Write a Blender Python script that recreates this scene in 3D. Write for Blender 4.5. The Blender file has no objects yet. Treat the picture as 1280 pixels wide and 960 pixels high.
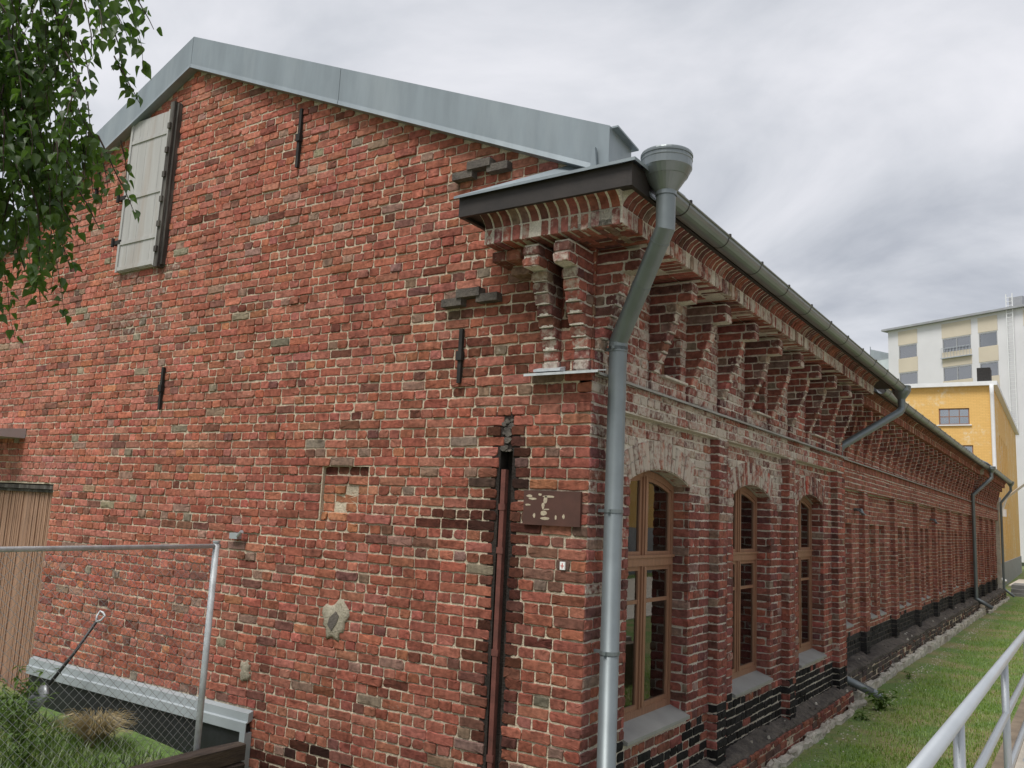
import bpy, math, random
import numpy as np
from mathutils import Matrix, Vector

rng = np.random.default_rng(7)
rnd = random.Random(11)
R_ = math.radians
scene = bpy.context.scene
COL = scene.collection

# ------------------------------------------------------------------ camera
cam_d = bpy.data.cameras.new("camera")
cam = bpy.data.objects.new("camera", cam_d)
COL.objects.link(cam)
CR = Vector((0.83265092, 0.55184777, 0.046438))
CU = Vector((0.04450244, -0.15025746, 0.98764479))
CF = Vector((-0.55200723, 0.82029674, 0.14967058))
CP = Vector((3.17090726, -5.83932616, -0.97405438))
m = Matrix((CR, CU, -CF)).transposed().to_4x4()
m.translation = CP
cam.matrix_world = m
cam_d.sensor_width = 36.0
cam_d.lens = 1067.295 / 1280 * 36.0
cam_d.clip_start = 0.05
cam_d.clip_end = 2000
scene.camera = cam

# ------------------------------------------------------------------ sky, sun, exposure
SUN_EL, SUN_AZ = R_(60), R_(183)      # azimuth clockwise from +Y
world = bpy.data.worlds.new("World")
scene.world = world
world.use_nodes = True
wt = world.node_tree
wt.nodes.clear()
def wn(t, **k):
    n = wt.nodes.new(t)
    for a, b in k.items(): setattr(n, a, b)
    return n
w_out = wn("ShaderNodeOutputWorld"); w_bg = wn("ShaderNodeBackground")
sky = wn("ShaderNodeTexSky", sky_type='NISHITA', sun_disc=False)
sky.sun_elevation = SUN_EL; sky.sun_rotation = SUN_AZ
sky.air_density = 1.0; sky.dust_density = 2.0
tc = wn("ShaderNodeTexCoord")
sep = wn("ShaderNodeSeparateXYZ"); wt.links.new(tc.outputs["Generated"], sep.inputs[0])
zz = wn("ShaderNodeMath", operation='MAXIMUM'); zz.inputs[1].default_value = 0.0
wt.links.new(sep.outputs[2], zz.inputs[0])
za = wn("ShaderNodeMath", operation='ADD'); za.inputs[1].default_value = 0.22
wt.links.new(zz.outputs[0], za.inputs[0])
dx = wn("ShaderNodeMath", operation='DIVIDE'); dy = wn("ShaderNodeMath", operation='DIVIDE')
wt.links.new(sep.outputs[0], dx.inputs[0]); wt.links.new(za.outputs[0], dx.inputs[1])
wt.links.new(sep.outputs[1], dy.inputs[0]); wt.links.new(za.outputs[0], dy.inputs[1])
cmb = wn("ShaderNodeCombineXYZ")
wt.links.new(dx.outputs[0], cmb.inputs[0]); wt.links.new(dy.outputs[0], cmb.inputs[1])
mp = wn("ShaderNodeMapping"); mp.inputs["Location"].default_value = (5.3, 0.4, 0); mp.inputs["Rotation"].default_value = (0, 0, 0.5)
mp.inputs["Scale"].default_value = (1.0, 1.15, 1)
wt.links.new(cmb.outputs[0], mp.inputs[0])
nz = wn("ShaderNodeTexNoise"); nz.inputs["Scale"].default_value = 1.35; nz.inputs["Detail"].default_value = 7.0; nz.inputs["Roughness"].default_value = 0.55
nz.inputs["Distortion"].default_value = 0.35
wt.links.new(mp.outputs[0], nz.inputs["Vector"])
cr = wn("ShaderNodeValToRGB")
cr.color_ramp.elements[0].position = 0.34; cr.color_ramp.elements[0].color = (3.75, 3.95, 4.4, 1)
cr.color_ramp.elements[1].position = 0.70; cr.color_ramp.elements[1].color = (6.9, 6.9, 7.25, 1)
e = cr.color_ramp.elements.new(0.50); e.color = (5.2, 5.35, 5.75, 1)
wt.links.new(nz.outputs[0], cr.inputs[0])
mx = wn("ShaderNodeMixRGB"); mx.inputs[0].default_value = 0.95
wt.links.new(sky.outputs[0], mx.inputs[1]); wt.links.new(cr.outputs[0], mx.inputs[2])
wt.links.new(mx.outputs[0], w_bg.inputs[0])
w_bg.inputs[1].default_value = 0.059
wt.links.new(w_bg.outputs[0], w_out.inputs[0])

sun_d = bpy.data.lights.new("sun", 'SUN')
sun = bpy.data.objects.new("sun", sun_d); COL.objects.link(sun)
sun_d.energy = 1.5; sun_d.angle = R_(24); sun_d.color = (1.0, 0.96, 0.9)
sd = Vector((math.sin(SUN_AZ) * math.cos(SUN_EL), math.cos(SUN_AZ) * math.cos(SUN_EL), math.sin(SUN_EL)))
sun.rotation_euler = sd.to_track_quat('Z', 'Y').to_euler()
scene.view_settings.view_transform = 'Standard'
scene.view_settings.look = 'None'
scene.view_settings.gamma = 1.0
scene.view_settings.use_curve_mapping = False
scene.view_settings.exposure = 1.15
scene.render.resolution_x = 1024; scene.render.resolution_y = 768
try: scene.cycles.max_bounces = 6
except Exception: pass

# ------------------------------------------------------------------ materials
MATS = {}
class NT:
    def __init__(s, name):
        s.m = bpy.data.materials.new(name); s.m.use_nodes = True
        s.t = s.m.node_tree; s.b = s.t.nodes["Principled BSDF"]; s.o = s.t.nodes["Material Output"]
        MATS[name] = s.m
    def n(s, t, **k):
        x = s.t.nodes.new(t)
        for a, b in k.items():
            if isinstance(a, str) and hasattr(x, a): setattr(x, a, b)
        return x
    def l(s, a, b): s.t.links.new(a, b)
    def pos(s, scale=(1, 1, 1)):
        g = s.n("ShaderNodeNewGeometry")
        if scale == (1, 1, 1): return g.outputs["Position"]
        v = s.n("ShaderNodeVectorMath", operation='MULTIPLY'); v.inputs[1].default_value = scale
        s.l(g.outputs["Position"], v.inputs[0]); return v.outputs[0]
    def noise(s, vec, scale, detail=4, rough=.55):
        x = s.n("ShaderNodeTexNoise"); x.inputs["Scale"].default_value = scale
        x.inputs["Detail"].default_value = detail; x.inputs["Roughness"].default_value = rough
        s.l(vec, x.inputs["Vector"]); return x.outputs[0]
    def ramp(s, fac, a, b, lo=0., hi=1.):
        x = s.n("ShaderNodeMapRange"); x.inputs[1].default_value = a; x.inputs[2].default_value = b
        x.inputs[3].default_value = lo; x.inputs[4].default_value = hi; x.clamp = True
        s.l(fac, x.inputs[0]); return x.outputs[0]
    def math(s, op, a, b):
        x = s.n("ShaderNodeMath", operation=op)
        for i, v in enumerate((a, b)):
            if isinstance(v, (int, float)): x.inputs[i].default_value = v
            else: s.l(v, x.inputs[i])
        return x.outputs[0]
    def mix(s, fac, a, b, mode='MIX'):
        x = s.n("ShaderNodeMixRGB", blend_type=mode)
        for i, v in enumerate((fac, a, b)):
            if isinstance(v, (int, float)): x.inputs[i].default_value = v
            elif isinstance(v, tuple): x.inputs[i].default_value = (*v, 1)
            else: s.l(v, x.inputs[i])
        return x.outputs[0]
    def col(s, c): s.l(c, s.b.inputs["Base Color"])
    def rough(s, r):
        if isinstance(r, float): s.b.inputs["Roughness"].default_value = r
        else: s.l(r, s.b.inputs["Roughness"])
    def bump(s, h, strength=.5, dist=.01):
        x = s.n("ShaderNodeBump"); x.inputs["Strength"].default_value = strength; x.inputs["Distance"].default_value = dist
        s.l(h, x.inputs["Height"]); s.l(x.outputs[0], s.b.inputs["Normal"])

def simple(name, c, rough=.7, var=.25, scale=12., metallic=0., bump=.2, bscale=60., bdist=.004, stretch=(1, 1, 1), dark=None):
    t = NT(name); p = t.pos(stretch)
    n1 = t.noise(p, scale, 5)
    f = t.ramp(n1, .3, .7, 1 - var, 1 + var)
    base = t.mix(1., tuple(c), f, 'MULTIPLY')
    if dark:
        n2 = t.noise(p, scale * .35, 6, .65)
        base = t.mix(t.ramp(n2, .5, .68, 0, dark[1]), base, tuple(dark[0]))
    t.col(base); t.rough(float(rough)); t.b.inputs["Metallic"].default_value = metallic
    if bump: t.bump(t.noise(p, bscale, 4), bump, bdist)
    return t.m

# brick: base colour, per-piece tint in the attribute, lime residue where the alpha says so
t = NT("brick"); p = t.pos()
at_ = t.n("ShaderNodeAttribute"); at_.attribute_name = "tint"
n1 = t.noise(p, 22, 6, .6); n2 = t.noise(p, 140, 3); n3 = t.noise(p, 7, 5, .6); n4 = t.noise(p, 16, 7, .68)
c = t.mix(1., at_.outputs["Color"], t.ramp(n1, .28, .72, .56, 1.42), 'MULTIPLY')
n5 = t.noise(p, 2.1, 6, .65)
c = t.mix(t.ramp(n5, .52, .70, 0, .5), c, t.mix(1., c, (.50, .45, .43), 'MULTIPLY'))
c = t.mix(t.ramp(n3, .52, .70, 0, .65), c, t.mix(1., c, (.42, .38, .38), 'MULTIPLY'))
c = t.mix(t.ramp(n2, .62, .75, 0, .45), c, t.mix(1., c, (1.5, 1.45, 1.35), 'MULTIPLY'))
lf = t.math('SUBTRACT', t.math('ADD', n4, at_.outputs["Alpha"]), 1.0)
c = t.mix(t.ramp(lf, -.04, .16, 0, .86), c, (.50, .455, .395))
t.col(c); t.rough(.92); t.b.inputs["Specular IOR Level"].default_value = .18
hh = t.math('ADD', t.math('MULTIPLY', n1, .7), t.math('MULTIPLY', n2, .35))
t.bump(hh, .8, .007)

def mortar(name, ca, cb, cd):
    t = NT(name); p = t.pos()
    n1 = t.noise(p, 9, 6, .6); n2 = t.noise(p, 70, 4, .6); n3 = t.noise(p, 1.1, 5, .6)
    c = t.mix(t.ramp(n1, .35, .65), ca, cb)
    c = t.mix(t.ramp(n3, .48, .70, 0, .65), c, cd)
    c = t.mix(1., c, t.ramp(n2, .3, .7, .7, 1.2), 'MULTIPLY')
    t.col(c); t.rough(.95); t.b.inputs["Specular IOR Level"].default_value = .1
    t.bump(t.math('ADD', t.math('MULTIPLY', n1, .6), n2), 1., .012)
mortar("mortar", (.66, .57, .44), (.50, .42, .32), (.24, .18, .14))
mortar("mortar_lime", (.68, .635, .56), (.56, .51, .44), (.38, .33, .28))
mortar("cement", (.42, .38, .30), (.33, .29, .22), (.24, .20, .15))
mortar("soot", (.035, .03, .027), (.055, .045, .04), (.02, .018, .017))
mortar("rubble", (.17, .15, .13), (.09, .08, .075), (.055, .05, .047))
simple("zinc", (.245, .285, .31), .45, .10, 2.2, .35, .08, 30, .002, (3, 3, .6), ((.33, .37, .39), .5))
simple("zinc_dark", (.185, .21, .22), .34, .14, 3, .45, .06, 30, .002, (1, .5, 1))
simple("pipe_metal", (.165, .19, .20), .42, .10, 5, .4, .05, 40, .001)
simple("galvanised", (.44, .47, .50), .42, .06, 2.5, .5, 0)
simple("galvanised_pale", (.52, .55, .57), .5, .16, 14, .25, .2, 90, .001, dark=((.33, .34, .35), .6))
simple("black_board", (.022, .017, .015), .6, .3, 6, 0, .3, 30)
simple("window_wood", (.27, .140, .085), .5, .18, 6, 0, .15, 40, .002, (6, 6, .7))
simple("old_wood_dark", (.045, .038, .033), .85, .5, 8, 0, .8, 30, .01, (3, 3, .35), ((.2, .19, .17), .8))
simple("shutter_paint", (.40, .395, .385), .7, .10, 3, 0, .3, 25, .003, (4, 4, .35), ((.30, .225, .17), .55))
simple("door_slat", (.34, .20, .13), .8, .35, 6, 0, .4, 40, .004, (22, 22, .8), ((.20, .13, .095), .9))
simple("rust", (.125, .042, .032), .85, .35, 8, 0, .6, 60, .003, (1, 1, 1), ((.07, .03, .024), .7))
simple("rust_plate", (.075, .030, .022), .6, .22, 6, 0, .3, 50, .002)
simple("flaked_paint", (.40, .34, .25), .9, .25, 40)
simple("iron", (.022, .020, .019), .75, .4, 10, .2, .4, 50)
simple("sill", (.30, .30, .285), .6, .10, 4, 0, .2, 30, .002, dark=((.22, .21, .19), .6))
simple("membrane", (.012, .013, .015), .55, .3, 12, 0, .4, 30)
simple("white_flashing", (.36, .40, .42), .45, .08, 3, .2, .05)
simple("white_card", (.8, .8, .8), .6, .03, 3, 0, 0)
simple("red_ink", (.5, .12, .10), .6, .03, 3, 0, 0)
simple("interior", (.06, .055, .05), .9, .3, 2)
simple("blind_sky_tint", (.30, .48, .62), .9, .2, 3)  # blue of the mirrored sky painted into the window blinds
simple("stone", (.42, .40, .35), .9, .28, 6, 0, .9, 25, .02, dark=((.22, .19, .15), .7))
simple("concrete", (.46, .42, .36), .85, .15, 3, 0, .5, 40, .004)
simple("concrete_dark", (.19, .15, .11), .9, .3, 4, 0, .6, 40, .005)
simple("step_stone", (.16, .16, .155), .85, .3, 3, 0, .4)
simple("timber", (.055, .04, .032), .9, .5, 7, 0, .9, 30, .01, (4, .5, 4), ((.12, .09, .06), .8))
simple("bark", (.42, .40, .37), .9, .3, 9, 0, .7, 30, .01, (1, 1, 5), ((.03, .028, .025), .9))
simple("twig", (.045, .028, .02), .8, .3, 20)
simple("shovel_blade", (.20, .21, .22), .45, .3, 12, .6, .2)
simple("shovel_shaft", (.03, .03, .032), .5, .2, 12, 0, .1)
simple("apartment_white", (.64, .64, .66), .7, .05, .4, 0, .1)
simple("apartment_beige", (.56, .50, .40), .7, .05, .4, 0, .1)
simple("white_paint", (.72, .73, .74), .5, .06, 4, 0, .05)
simple("plinth_grey", (.30, .31, .33), .8, .12, 2)
t = NT("yellow_brick"); p = t.pos()
bt = t.n("ShaderNodeTexBrick"); cmbv = t.n("ShaderNodeCombineXYZ"); sp = t.n("ShaderNodeSeparateXYZ"); t.l(p, sp.inputs[0])
t.l(t.math('ADD', sp.outputs[0], sp.outputs[1]), cmbv.inputs[0]); t.l(sp.outputs[2], cmbv.inputs[1]); t.l(cmbv.outputs[0], bt.inputs["Vector"])
bt.inputs["Scale"].default_value = 1.0; bt.inputs["Brick Width"].default_value = .275; bt.inputs["Row Height"].default_value = .087; bt.inputs["Mortar Size"].default_value = .008
bt.inputs["Color1"].default_value = (.76, .48, .165, 1); bt.inputs["Color2"].default_value = (.72, .445, .145, 1); bt.inputs["Mortar"].default_value = (.62, .38, .125, 1)
nn = t.noise(p, .55, 6, .62); nf = t.noise(p, 5, 5, .7)
pale = t.math('MULTIPLY', t.ramp(nn, .50, .60), t.ramp(nf, .47, .56))
t.col(t.mix(t.math('MULTIPLY', pale, .85), bt.outputs["Color"], (.74, .62, .42))); t.rough(.85); t.bump(bt.outputs["Fac"], -.3, .01)

def glass(name, tint, ior, dark):
    t = NT(name)
    fr = t.n("ShaderNodeFresnel"); fr.inputs[0].default_value = ior
    gl = t.n("ShaderNodeBsdfGlossy"); gl.inputs["Roughness"].default_value = .015; gl.inputs["Color"].default_value = (.93, .95, .96, 1)
    tr = t.n("ShaderNodeBsdfTransparent"); tr.inputs["Color"].default_value = (*tint, 1)
    nz_ = t.noise(t.pos(), 1.7, 2); bp = t.n("ShaderNodeBump"); bp.inputs["Strength"].default_value = .05; bp.inputs["Distance"].default_value = .02
    t.l(nz_, bp.inputs["Height"]); t.l(bp.outputs[0], gl.inputs["Normal"])
    ms = t.n("ShaderNodeMixShader"); t.l(fr.outputs[0], ms.inputs[0]); t.l(tr.outputs[0], ms.inputs[1]); t.l(gl.outputs[0], ms.inputs[2])
    t.l(ms.outputs[0], t.o.inputs["Surface"])
glass("glass", (.62, .66, .65), 2.2, 0)
glass("glass_far", (.45, .55, .62), 4.0, 0)
simple("frosted_glass", (.50, .56, .58), .25, .1, 1, 0, 0)

def leafmat(name, ca, cb, trans):
    t = NT(name)
    at2 = t.n("ShaderNodeAttribute"); at2.attribute_name = "tint"
    oi = t.n("ShaderNodeObjectInfo")
    n_ = t.noise(t.pos(), 6, 3)
    c = t.mix(t.ramp(n_, .3, .7), ca, cb)
    c = t.mix(1., c, t.math('ADD', .7, t.math('MULTIPLY', oi.outputs["Random"], .0)), 'MULTIPLY') if False else c
    d = t.n("ShaderNodeBsdfDiffuse"); tl = t.n("ShaderNodeBsdfTranslucent"); gl = t.n("ShaderNodeBsdfGlossy")
    gl.inputs["Roughness"].default_value = .45; gl.inputs["Color"].default_value = (.5, .5, .5, 1)
    t.l(c, d.inputs[0]); t.l(t.mix(1., c, (1.3, 1.5, .6), 'MULTIPLY'), tl.inputs[0])
    m1 = t.n("ShaderNodeMixShader"); m1.inputs[0].default_value = trans; t.l(d.outputs[0], m1.inputs[1]); t.l(tl.outputs[0], m1.inputs[2])
    m2 = t.n("ShaderNodeMixShader"); m2.inputs[0].default_value = .07; t.l(m1.outputs[0], m2.inputs[1]); t.l(gl.outputs[0], m2.inputs[2])
    t.l(m2.outputs[0], t.o.inputs["Surface"])
leafmat("leaf", (.050, .100, .026), (.105, .180, .042), .5)
leafmat("grass", (.12, .215, .03), (.26, .36, .07), .35)
leafmat("bed_green", (.05, .10, .02), (.14, .20, .05), .3)
leafmat("dry_grass", (.30, .235, .12), (.42, .34, .19), .2)
leafmat("weed", (.05, .10, .02), (.12, .19, .04), .3)
t = NT("soil_lawn"); p = t.pos()
a1 = t.noise(p, .9, 6, .6); a2 = t.noise(p, 25, 4)
c = t.mix(t.ramp(a1, .42, .62), (.10, .17, .04), (.21, .185, .085))
t.col(t.mix(1., c, t.ramp(a2, .3, .7, .6, 1.3), 'MULTIPLY')); t.rough(.95); t.bump(a2, .8, .02)

# ------------------------------------------------------------------ mesh builder
class MB:
    def __init__(s): s.v = []; s.f = []; s.mi = []; s.n = 0
    def add(s, vs, fs, mi=0):
        s.v += [tuple(map(float, q)) for q in vs]; s.f += [tuple(i + s.n for i in f) for f in fs]; s.mi += [mi] * len(fs); s.n += len(vs)
    def box(s, x0, x1, y0, y1, z0, z1, mi=0, M=None):
        vs = [(x, y, z) for z in (z0, z1) for y in (y0, y1) for x in (x0, x1)]
        if M is not None: vs = [M @ Vector(q) for q in vs]
        s.add(vs, [(0, 2, 3, 1), (4, 5, 7, 6), (0, 1, 5, 4), (2, 6, 7, 3), (0, 4, 6, 2), (1, 3, 7, 5)], mi)
    def prism(s, pts, axis, a, b, mi=0):
        # polygon pts in the two other axes, extruded along axis from a to b
        def put(q, w):
            if axis == 'x': return (w, q[0], q[1])
            if axis == 'y': return (q[0], w, q[1])
            return (q[0], q[1], w)
        k = len(pts); vs = [put(q, a) for q in pts] + [put(q, b) for q in pts]
        fs = [tuple(range(k))[::-1], tuple(range(k, 2 * k))] + [(i, (i + 1) % k, k + (i + 1) % k, k + i) for i in range(k)]
        s.add(vs, fs, mi)
    def tube(s, pts, r, n=10, mi=0, cap=True):
        pts = [Vector(q) for q in pts]; rs = r if isinstance(r, (list, tuple)) else [r] * len(pts)
        rings = []; up = None
        for i, q in enumerate(pts):
            d = ((pts[min(i + 1, len(pts) - 1)] - q).normalized() + (q - pts[max(i - 1, 0)]).normalized()).normalized()
            if up is None:
                up = Vector((0, 0, 1)) if abs(d.z) < .9 else Vector((1, 0, 0))
            a = d.cross(up).normalized(); b = a.cross(d).normalized(); up = b
            k = 1.0
            if 0 < i < len(pts) - 1:
                c_ = (pts[i + 1] - q).normalized().dot((q - pts[i - 1]).normalized()); k = 1 / max(.5, math.sqrt((1 + c_) / 2)) if False else 1.0
            rings.append([q + (a * math.cos(2 * math.pi * j / n) + b * math.sin(2 * math.pi * j / n)) * rs[i] * k for j in range(n)])
        vs = [v for rr in rings for v in rr]; fs = []
        for i in range(len(rings) - 1):
            for j in range(n):
                fs.append((i * n + j, i * n + (j + 1) % n, (i + 1) * n + (j + 1) % n, (i + 1) * n + j))
        if cap: fs += [tuple(range(n))[::-1], tuple(range((len(rings) - 1) * n, len(rings) * n))]
        s.add(vs, fs, mi)
    def pipe(s, pts, r, n=20, mi=0):
        P = [Vector(q) for q in pts]; D_ = [(b - a).normalized() for a, b in zip(P, P[1:])]
        nor = [D_[0]] + [(a + b).normalized() for a, b in zip(D_, D_[1:])] + [D_[-1]]
        for i, d in enumerate(D_):
            a_ = d.cross(Vector((.31, .87, .2))).normalized(); b_ = d.cross(a_).normalized(); vs = []
            for q, nn in ((P[i], nor[i]), (P[i + 1], nor[i + 1])):
                for j in range(n):
                    o_ = (a_ * math.cos(2 * math.pi * j / n) + b_ * math.sin(2 * math.pi * j / n)) * r
                    vs.append(q + o_ - d * (o_.dot(nn) / d.dot(nn)))
            s.add(vs, [(j, n + j, n + (j + 1) % n, (j + 1) % n) for j in range(n)], mi)
        k0 = s.n - n; s.f.append(tuple(range(k0, k0 + n))); s.mi.append(mi)
    def lathe(s, c, prof, n=24, mi=0):
        vs = [(c[0] + r * math.cos(2 * math.pi * j / n), c[1] + r * math.sin(2 * math.pi * j / n), c[2] + z) for r, z in prof for j in range(n)]
        fs = [(i * n + j, i * n + (j + 1) % n, (i + 1) * n + (j + 1) % n, (i + 1) * n + j) for i in range(len(prof) - 1) for j in range(n)]
        s.add(vs, fs, mi)
    def sheet(s, fn, u0, u1, v0, v1, holes=(), mi=0, step=None):
        # flat sheet with rectangular holes (u0,u1,v0,v1); fn maps (u,v) to a point
        us = sorted(set([u0, u1] + [min(max(h[i], u0), u1) for h in holes for i in (0, 1)]))
        vs_ = sorted(set([v0, v1] + [min(max(h[i], v0), v1) for h in holes for i in (2, 3)]))
        for a, b in zip(us, us[1:]):
            for c_, d in zip(vs_, vs_[1:]):
                mu, mv = (a + b) / 2, (c_ + d) / 2
                if any(h[0] < mu < h[1] and h[2] < mv < h[3] for h in holes): continue
                s.add([fn(a, c_), fn(b, c_), fn(b, d), fn(a, d)], [(0, 1, 2, 3)], mi)
    def build(s, name, mats, parent=None, smooth=False, loc=None):
        me = bpy.data.meshes.new(name)
        vs = s.v
        if loc is not None: vs = [(a - loc[0], b - loc[1], c_ - loc[2]) for a, b, c_ in vs]
        me.from_pydata(vs, [], s.f)
        for q in (mats if isinstance(mats, (list, tuple)) else [mats]): me.materials.append(MATS[q])
        if any(s.mi): me.polygons.foreach_set("material_index", s.mi)
        if smooth: me.polygons.foreach_set("use_smooth", [True] * len(me.polygons))
        me.update()
        o = bpy.data.objects.new(name, me); COL.objects.link(o)
        if loc is not None: o.location = loc
        if parent is not None: o.parent = parent
        return o

def empty(name, loc=(0, 0, 0)):
    o = bpy.data.objects.new(name, None); COL.objects.link(o); o.location = loc; o.empty_display_size = .3
    return o
def tag(o, label=None, cat=None, group=None, kind=None):
    if label: o["label"] = label
    if cat: o["category"] = cat
    if group: o["group"] = group
    if kind: o["kind"] = kind
    return o
def copy_obj(o, parent, loc=None):
    c_ = o.copy(); COL.objects.link(c_); c_.parent = parent
    if loc is not None: c_.location = loc
    return c_

# ------------------------------------------------------------------ brick laying
H = .087
JT = .0120
class Bricks:
    def __init__(s): s.fr = []; s.rows = []
    def frame(s, O, U, V, W): s.fr.append((O, U, V, W)); return len(s.fr) - 1
    def one(s, fi, u0, u1, v0, v1, w, tint, back=-.05, lod=2, rot=0.):
        s.rows.append((fi, (u0 + u1) / 2, (v0 + v1) / 2, (u1 - u0) / 2, (v1 - v0) / 2, w, back, rot, lod, *tint))
    def lay(s, fi, u0, u1, z0, z1, colf, gaps=None, w=0., back=-.05, lod=2, right=False, wj=.0035, phase=0, JT=JT):
        i0 = math.floor(-z1 / H + 1e-6); i1 = math.ceil(-z0 / H - 1e-6)
        for i in range(i0, i1):
            t0, t1 = max(-H * (i + 1), z0), min(-H * i, z1)
            if t1 - t0 < .03: continue
            zc = (t0 + t1) / 2
            iv = [(u0, u1)]
            if gaps:
                for a, b in gaps(zc):
                    nv = []
                    for c_, d in iv:
                        if b <= c_ or a >= d: nv.append((c_, d)); continue
                        if a > c_: nv.append((c_, a))
                        if b < d: nv.append((b, d))
                    iv = nv
            L = .275 if (i + phase) % 2 == 0 else .1385
            for a, b in iv:
                wd = b - a
                if wd < .025: continue
                cuts = [0.]
                first = True
                while cuts[-1] < wd - 1e-6:
                    ln = L * (1 + rng.normal(0, .045))
                    if first and (i + phase) % 2 == 1 and wd > .6: ln = L * 1.0 if rng.random() < .6 else .2
                    if rng.random() < .03: ln = .1385 if L > .2 else .2
                    first = False
                    nx = cuts[-1] + ln
                    if wd - nx < .055: nx = wd
                    cuts.append(nx)
                if right: cuts = [wd - q for q in cuts][::-1]
                for c0, c1 in zip(cuts, cuts[1:]):
                    ua, ub = a + c0, a + c1
                    um = (ua + ub) / 2
                    wave = .005 * math.sin(um * .8 + i * .31) + .003 * math.sin(um * 2.7 + i * 1.3) + rng.normal(0, .0018)
                    jj = JT * rng.uniform(.75, 1.35) / 2
                    res = colf(um, zc, i)
                    if res is None: continue
                    tint, dw = res
                    s.one(fi, ua + (jj if c0 > 0 else .003), ub - (jj if c1 < wd - 1e-6 else .003), t0 + JT * rng.uniform(.7, 1.3) / 2 + wave, t1 - JT * rng.uniform(.7, 1.2) / 2 + wave,
                          w + dw + max(-.0035, rng.normal(0, wj)), tint, back, lod, rng.normal(0, .006) if ub - ua > .2 else rng.normal(0, .012))
    def arr(s): return np.array(s.rows, dtype=np.float64)
    def geom(s, A, lod):
        # returns verts (M,K,3) and the faces of one brick
        F = np.array(s.fr)[A[:, 0].astype(int)]      # M,4,3
        M = len(A); hu, hv = A[:, 3:4], A[:, 4:5]
        if lod == 2:
            N = 18
            r = np.minimum(np.abs(rng.normal(.006, .005, (M, 4))) + .003 + (rng.random((M, 4)) < .12) * rng.uniform(.006, .024, (M, 4)), np.minimum(hu, hv) * .8)
            P = np.zeros((M, N, 2)); hu_, hv_ = hu[:, 0], hv[:, 0]
            def cpts(k, a, b):
                rk = r[:, k]
                p1 = np.stack([a * (hu_ - rk), b * hv_], 1); p3 = np.stack([a * hu_, b * (hv_ - rk)], 1)
                pm = np.stack([a * (hu_ - .33 * rk), b * (hv_ - .33 * rk)], 1)
                return (p1, pm, p3) if k in (0, 2) else (p3, pm, p1)
            seq = list(cpts(0, 1, -1)) + list(cpts(1, 1, 1)) + [np.stack([q * hu_, hv_], 1) for q in (.45, 0., -.45)] + list(cpts(2, -1, 1)) + list(cpts(3, -1, -1)) + [np.stack([q * hu_, -hv_], 1) for q in (-.45, 0., .45)]
            for j, q in enumerate(seq): P[:, j] = q
            P += rng.normal(0, .0022, P.shape)
            cf = rng.uniform(.003, .007, (M, 1, 1))
        else:
            N = 4
            P = np.stack([np.concatenate([a * hu, b * hv], 1) for a, b in ((1, -1), (1, 1), (-1, 1), (-1, -1))], 1)
            P += rng.normal(0, .002, P.shape)
            cf = np.full((M, 1, 1), .006)
        hh = np.stack([hu, hv], 2)
        Pf = P * (1 - cf / hh)
        c_, s_ = np.cos(A[:, 7])[:, None], np.sin(A[:, 7])[:, None]
        def rotp(Q): return np.stack([Q[..., 0] * c_ - Q[..., 1] * s_, Q[..., 0] * s_ + Q[..., 1] * c_], 2)
        P, Pf = rotp(P), rotp(Pf)
        w = A[:, 5:6]
        wf = w + rng.normal(0, .0016, (M, N)); wo = w - cf[:, :, 0] + 0 * wf; wb = A[:, 6:7] + 0 * wf
        loc = [np.concatenate([np.zeros((M, 1, 2)), (w + rng.normal(.0005, .0015, (M, 1)))[:, :, None]], 2)]
        for Q, ww in ((Pf, wf), (P, wo), (P, wb)): loc.append(np.concatenate([Q, ww[:, :, None]], 2))
        V = np.concatenate(loc, 1); V[:, :, 0] += A[:, 1:2]; V[:, :, 1] += A[:, 2:3]
        X = F[:, None, 0] + V[:, :, 0:1] * F[:, None, 1] + V[:, :, 1:2] * F[:, None, 2] + V[:, :, 2:3] * F[:, None, 3]
        fs = [(0, 1 + i, 1 + (i + 1) % N) for i in range(N)]
        for b in (0, N):
            fs += [(1 + b + i, 1 + b + N + i, 1 + b + N + (i + 1) % N, 1 + b + (i + 1) % N) for i in range(N)]
        # make sure faces look outwards for left-handed frames
        flip = np.einsum('ij,ij->i', np.cross(F[:, 1], F[:, 2]), F[:, 3]) < 0
        return X, fs, flip
    def mesh(s, name, A, mats=("brick",), extra=None):
        vs = []; ls = []; lt = []; tint = []; nb = 0
        for lod in (0, 1, 2):
            B = A[A[:, 8] == lod]
            if not len(B): continue
            X, fs, flip = s.geom(B, lod); M, K = X.shape[:2]
            for fl in (False, True):
                idx = np.where(flip == fl)[0]
                if not len(idx): continue
                vs.append(X[idx].reshape(-1, 3)); base = nb + np.arange(len(idx)) * K; nb += len(idx) * K
                tint.append(np.repeat(B[idx, 9:13], K, 0))
                for sz in (3, 4):
                    ff = np.array([f[::-1] if fl else f for f in fs if len(f) == sz])
                    if len(ff): ls.append((base[:, None, None] + ff[None]).reshape(-1)); lt.append(np.full(len(idx) * len(ff), sz))
        if extra is not None:
            ev = np.array(extra.v); eo = nb; nb += len(ev); vs.append(ev); tint.append(np.tile([.3, .1, .08, 0], (len(ev), 1)))
            for f in extra.f: ls.append(np.array(f) + eo); lt.append(np.array([len(f)]))
        vs = np.concatenate(vs); ls = np.concatenate(ls); lt = np.concatenate(lt); tint = np.concatenate(tint)
        me = bpy.data.meshes.new(name)
        me.vertices.add(len(vs)); me.vertices.foreach_set("co", vs.astype(np.float32).ravel())
        me.loops.add(len(ls)); me.loops.foreach_set("vertex_index", ls.astype(np.int32))
        me.polygons.add(len(lt)); me.polygons.foreach_set("loop_start", np.concatenate([[0], np.cumsum(lt)[:-1]]).astype(np.int32))
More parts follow.
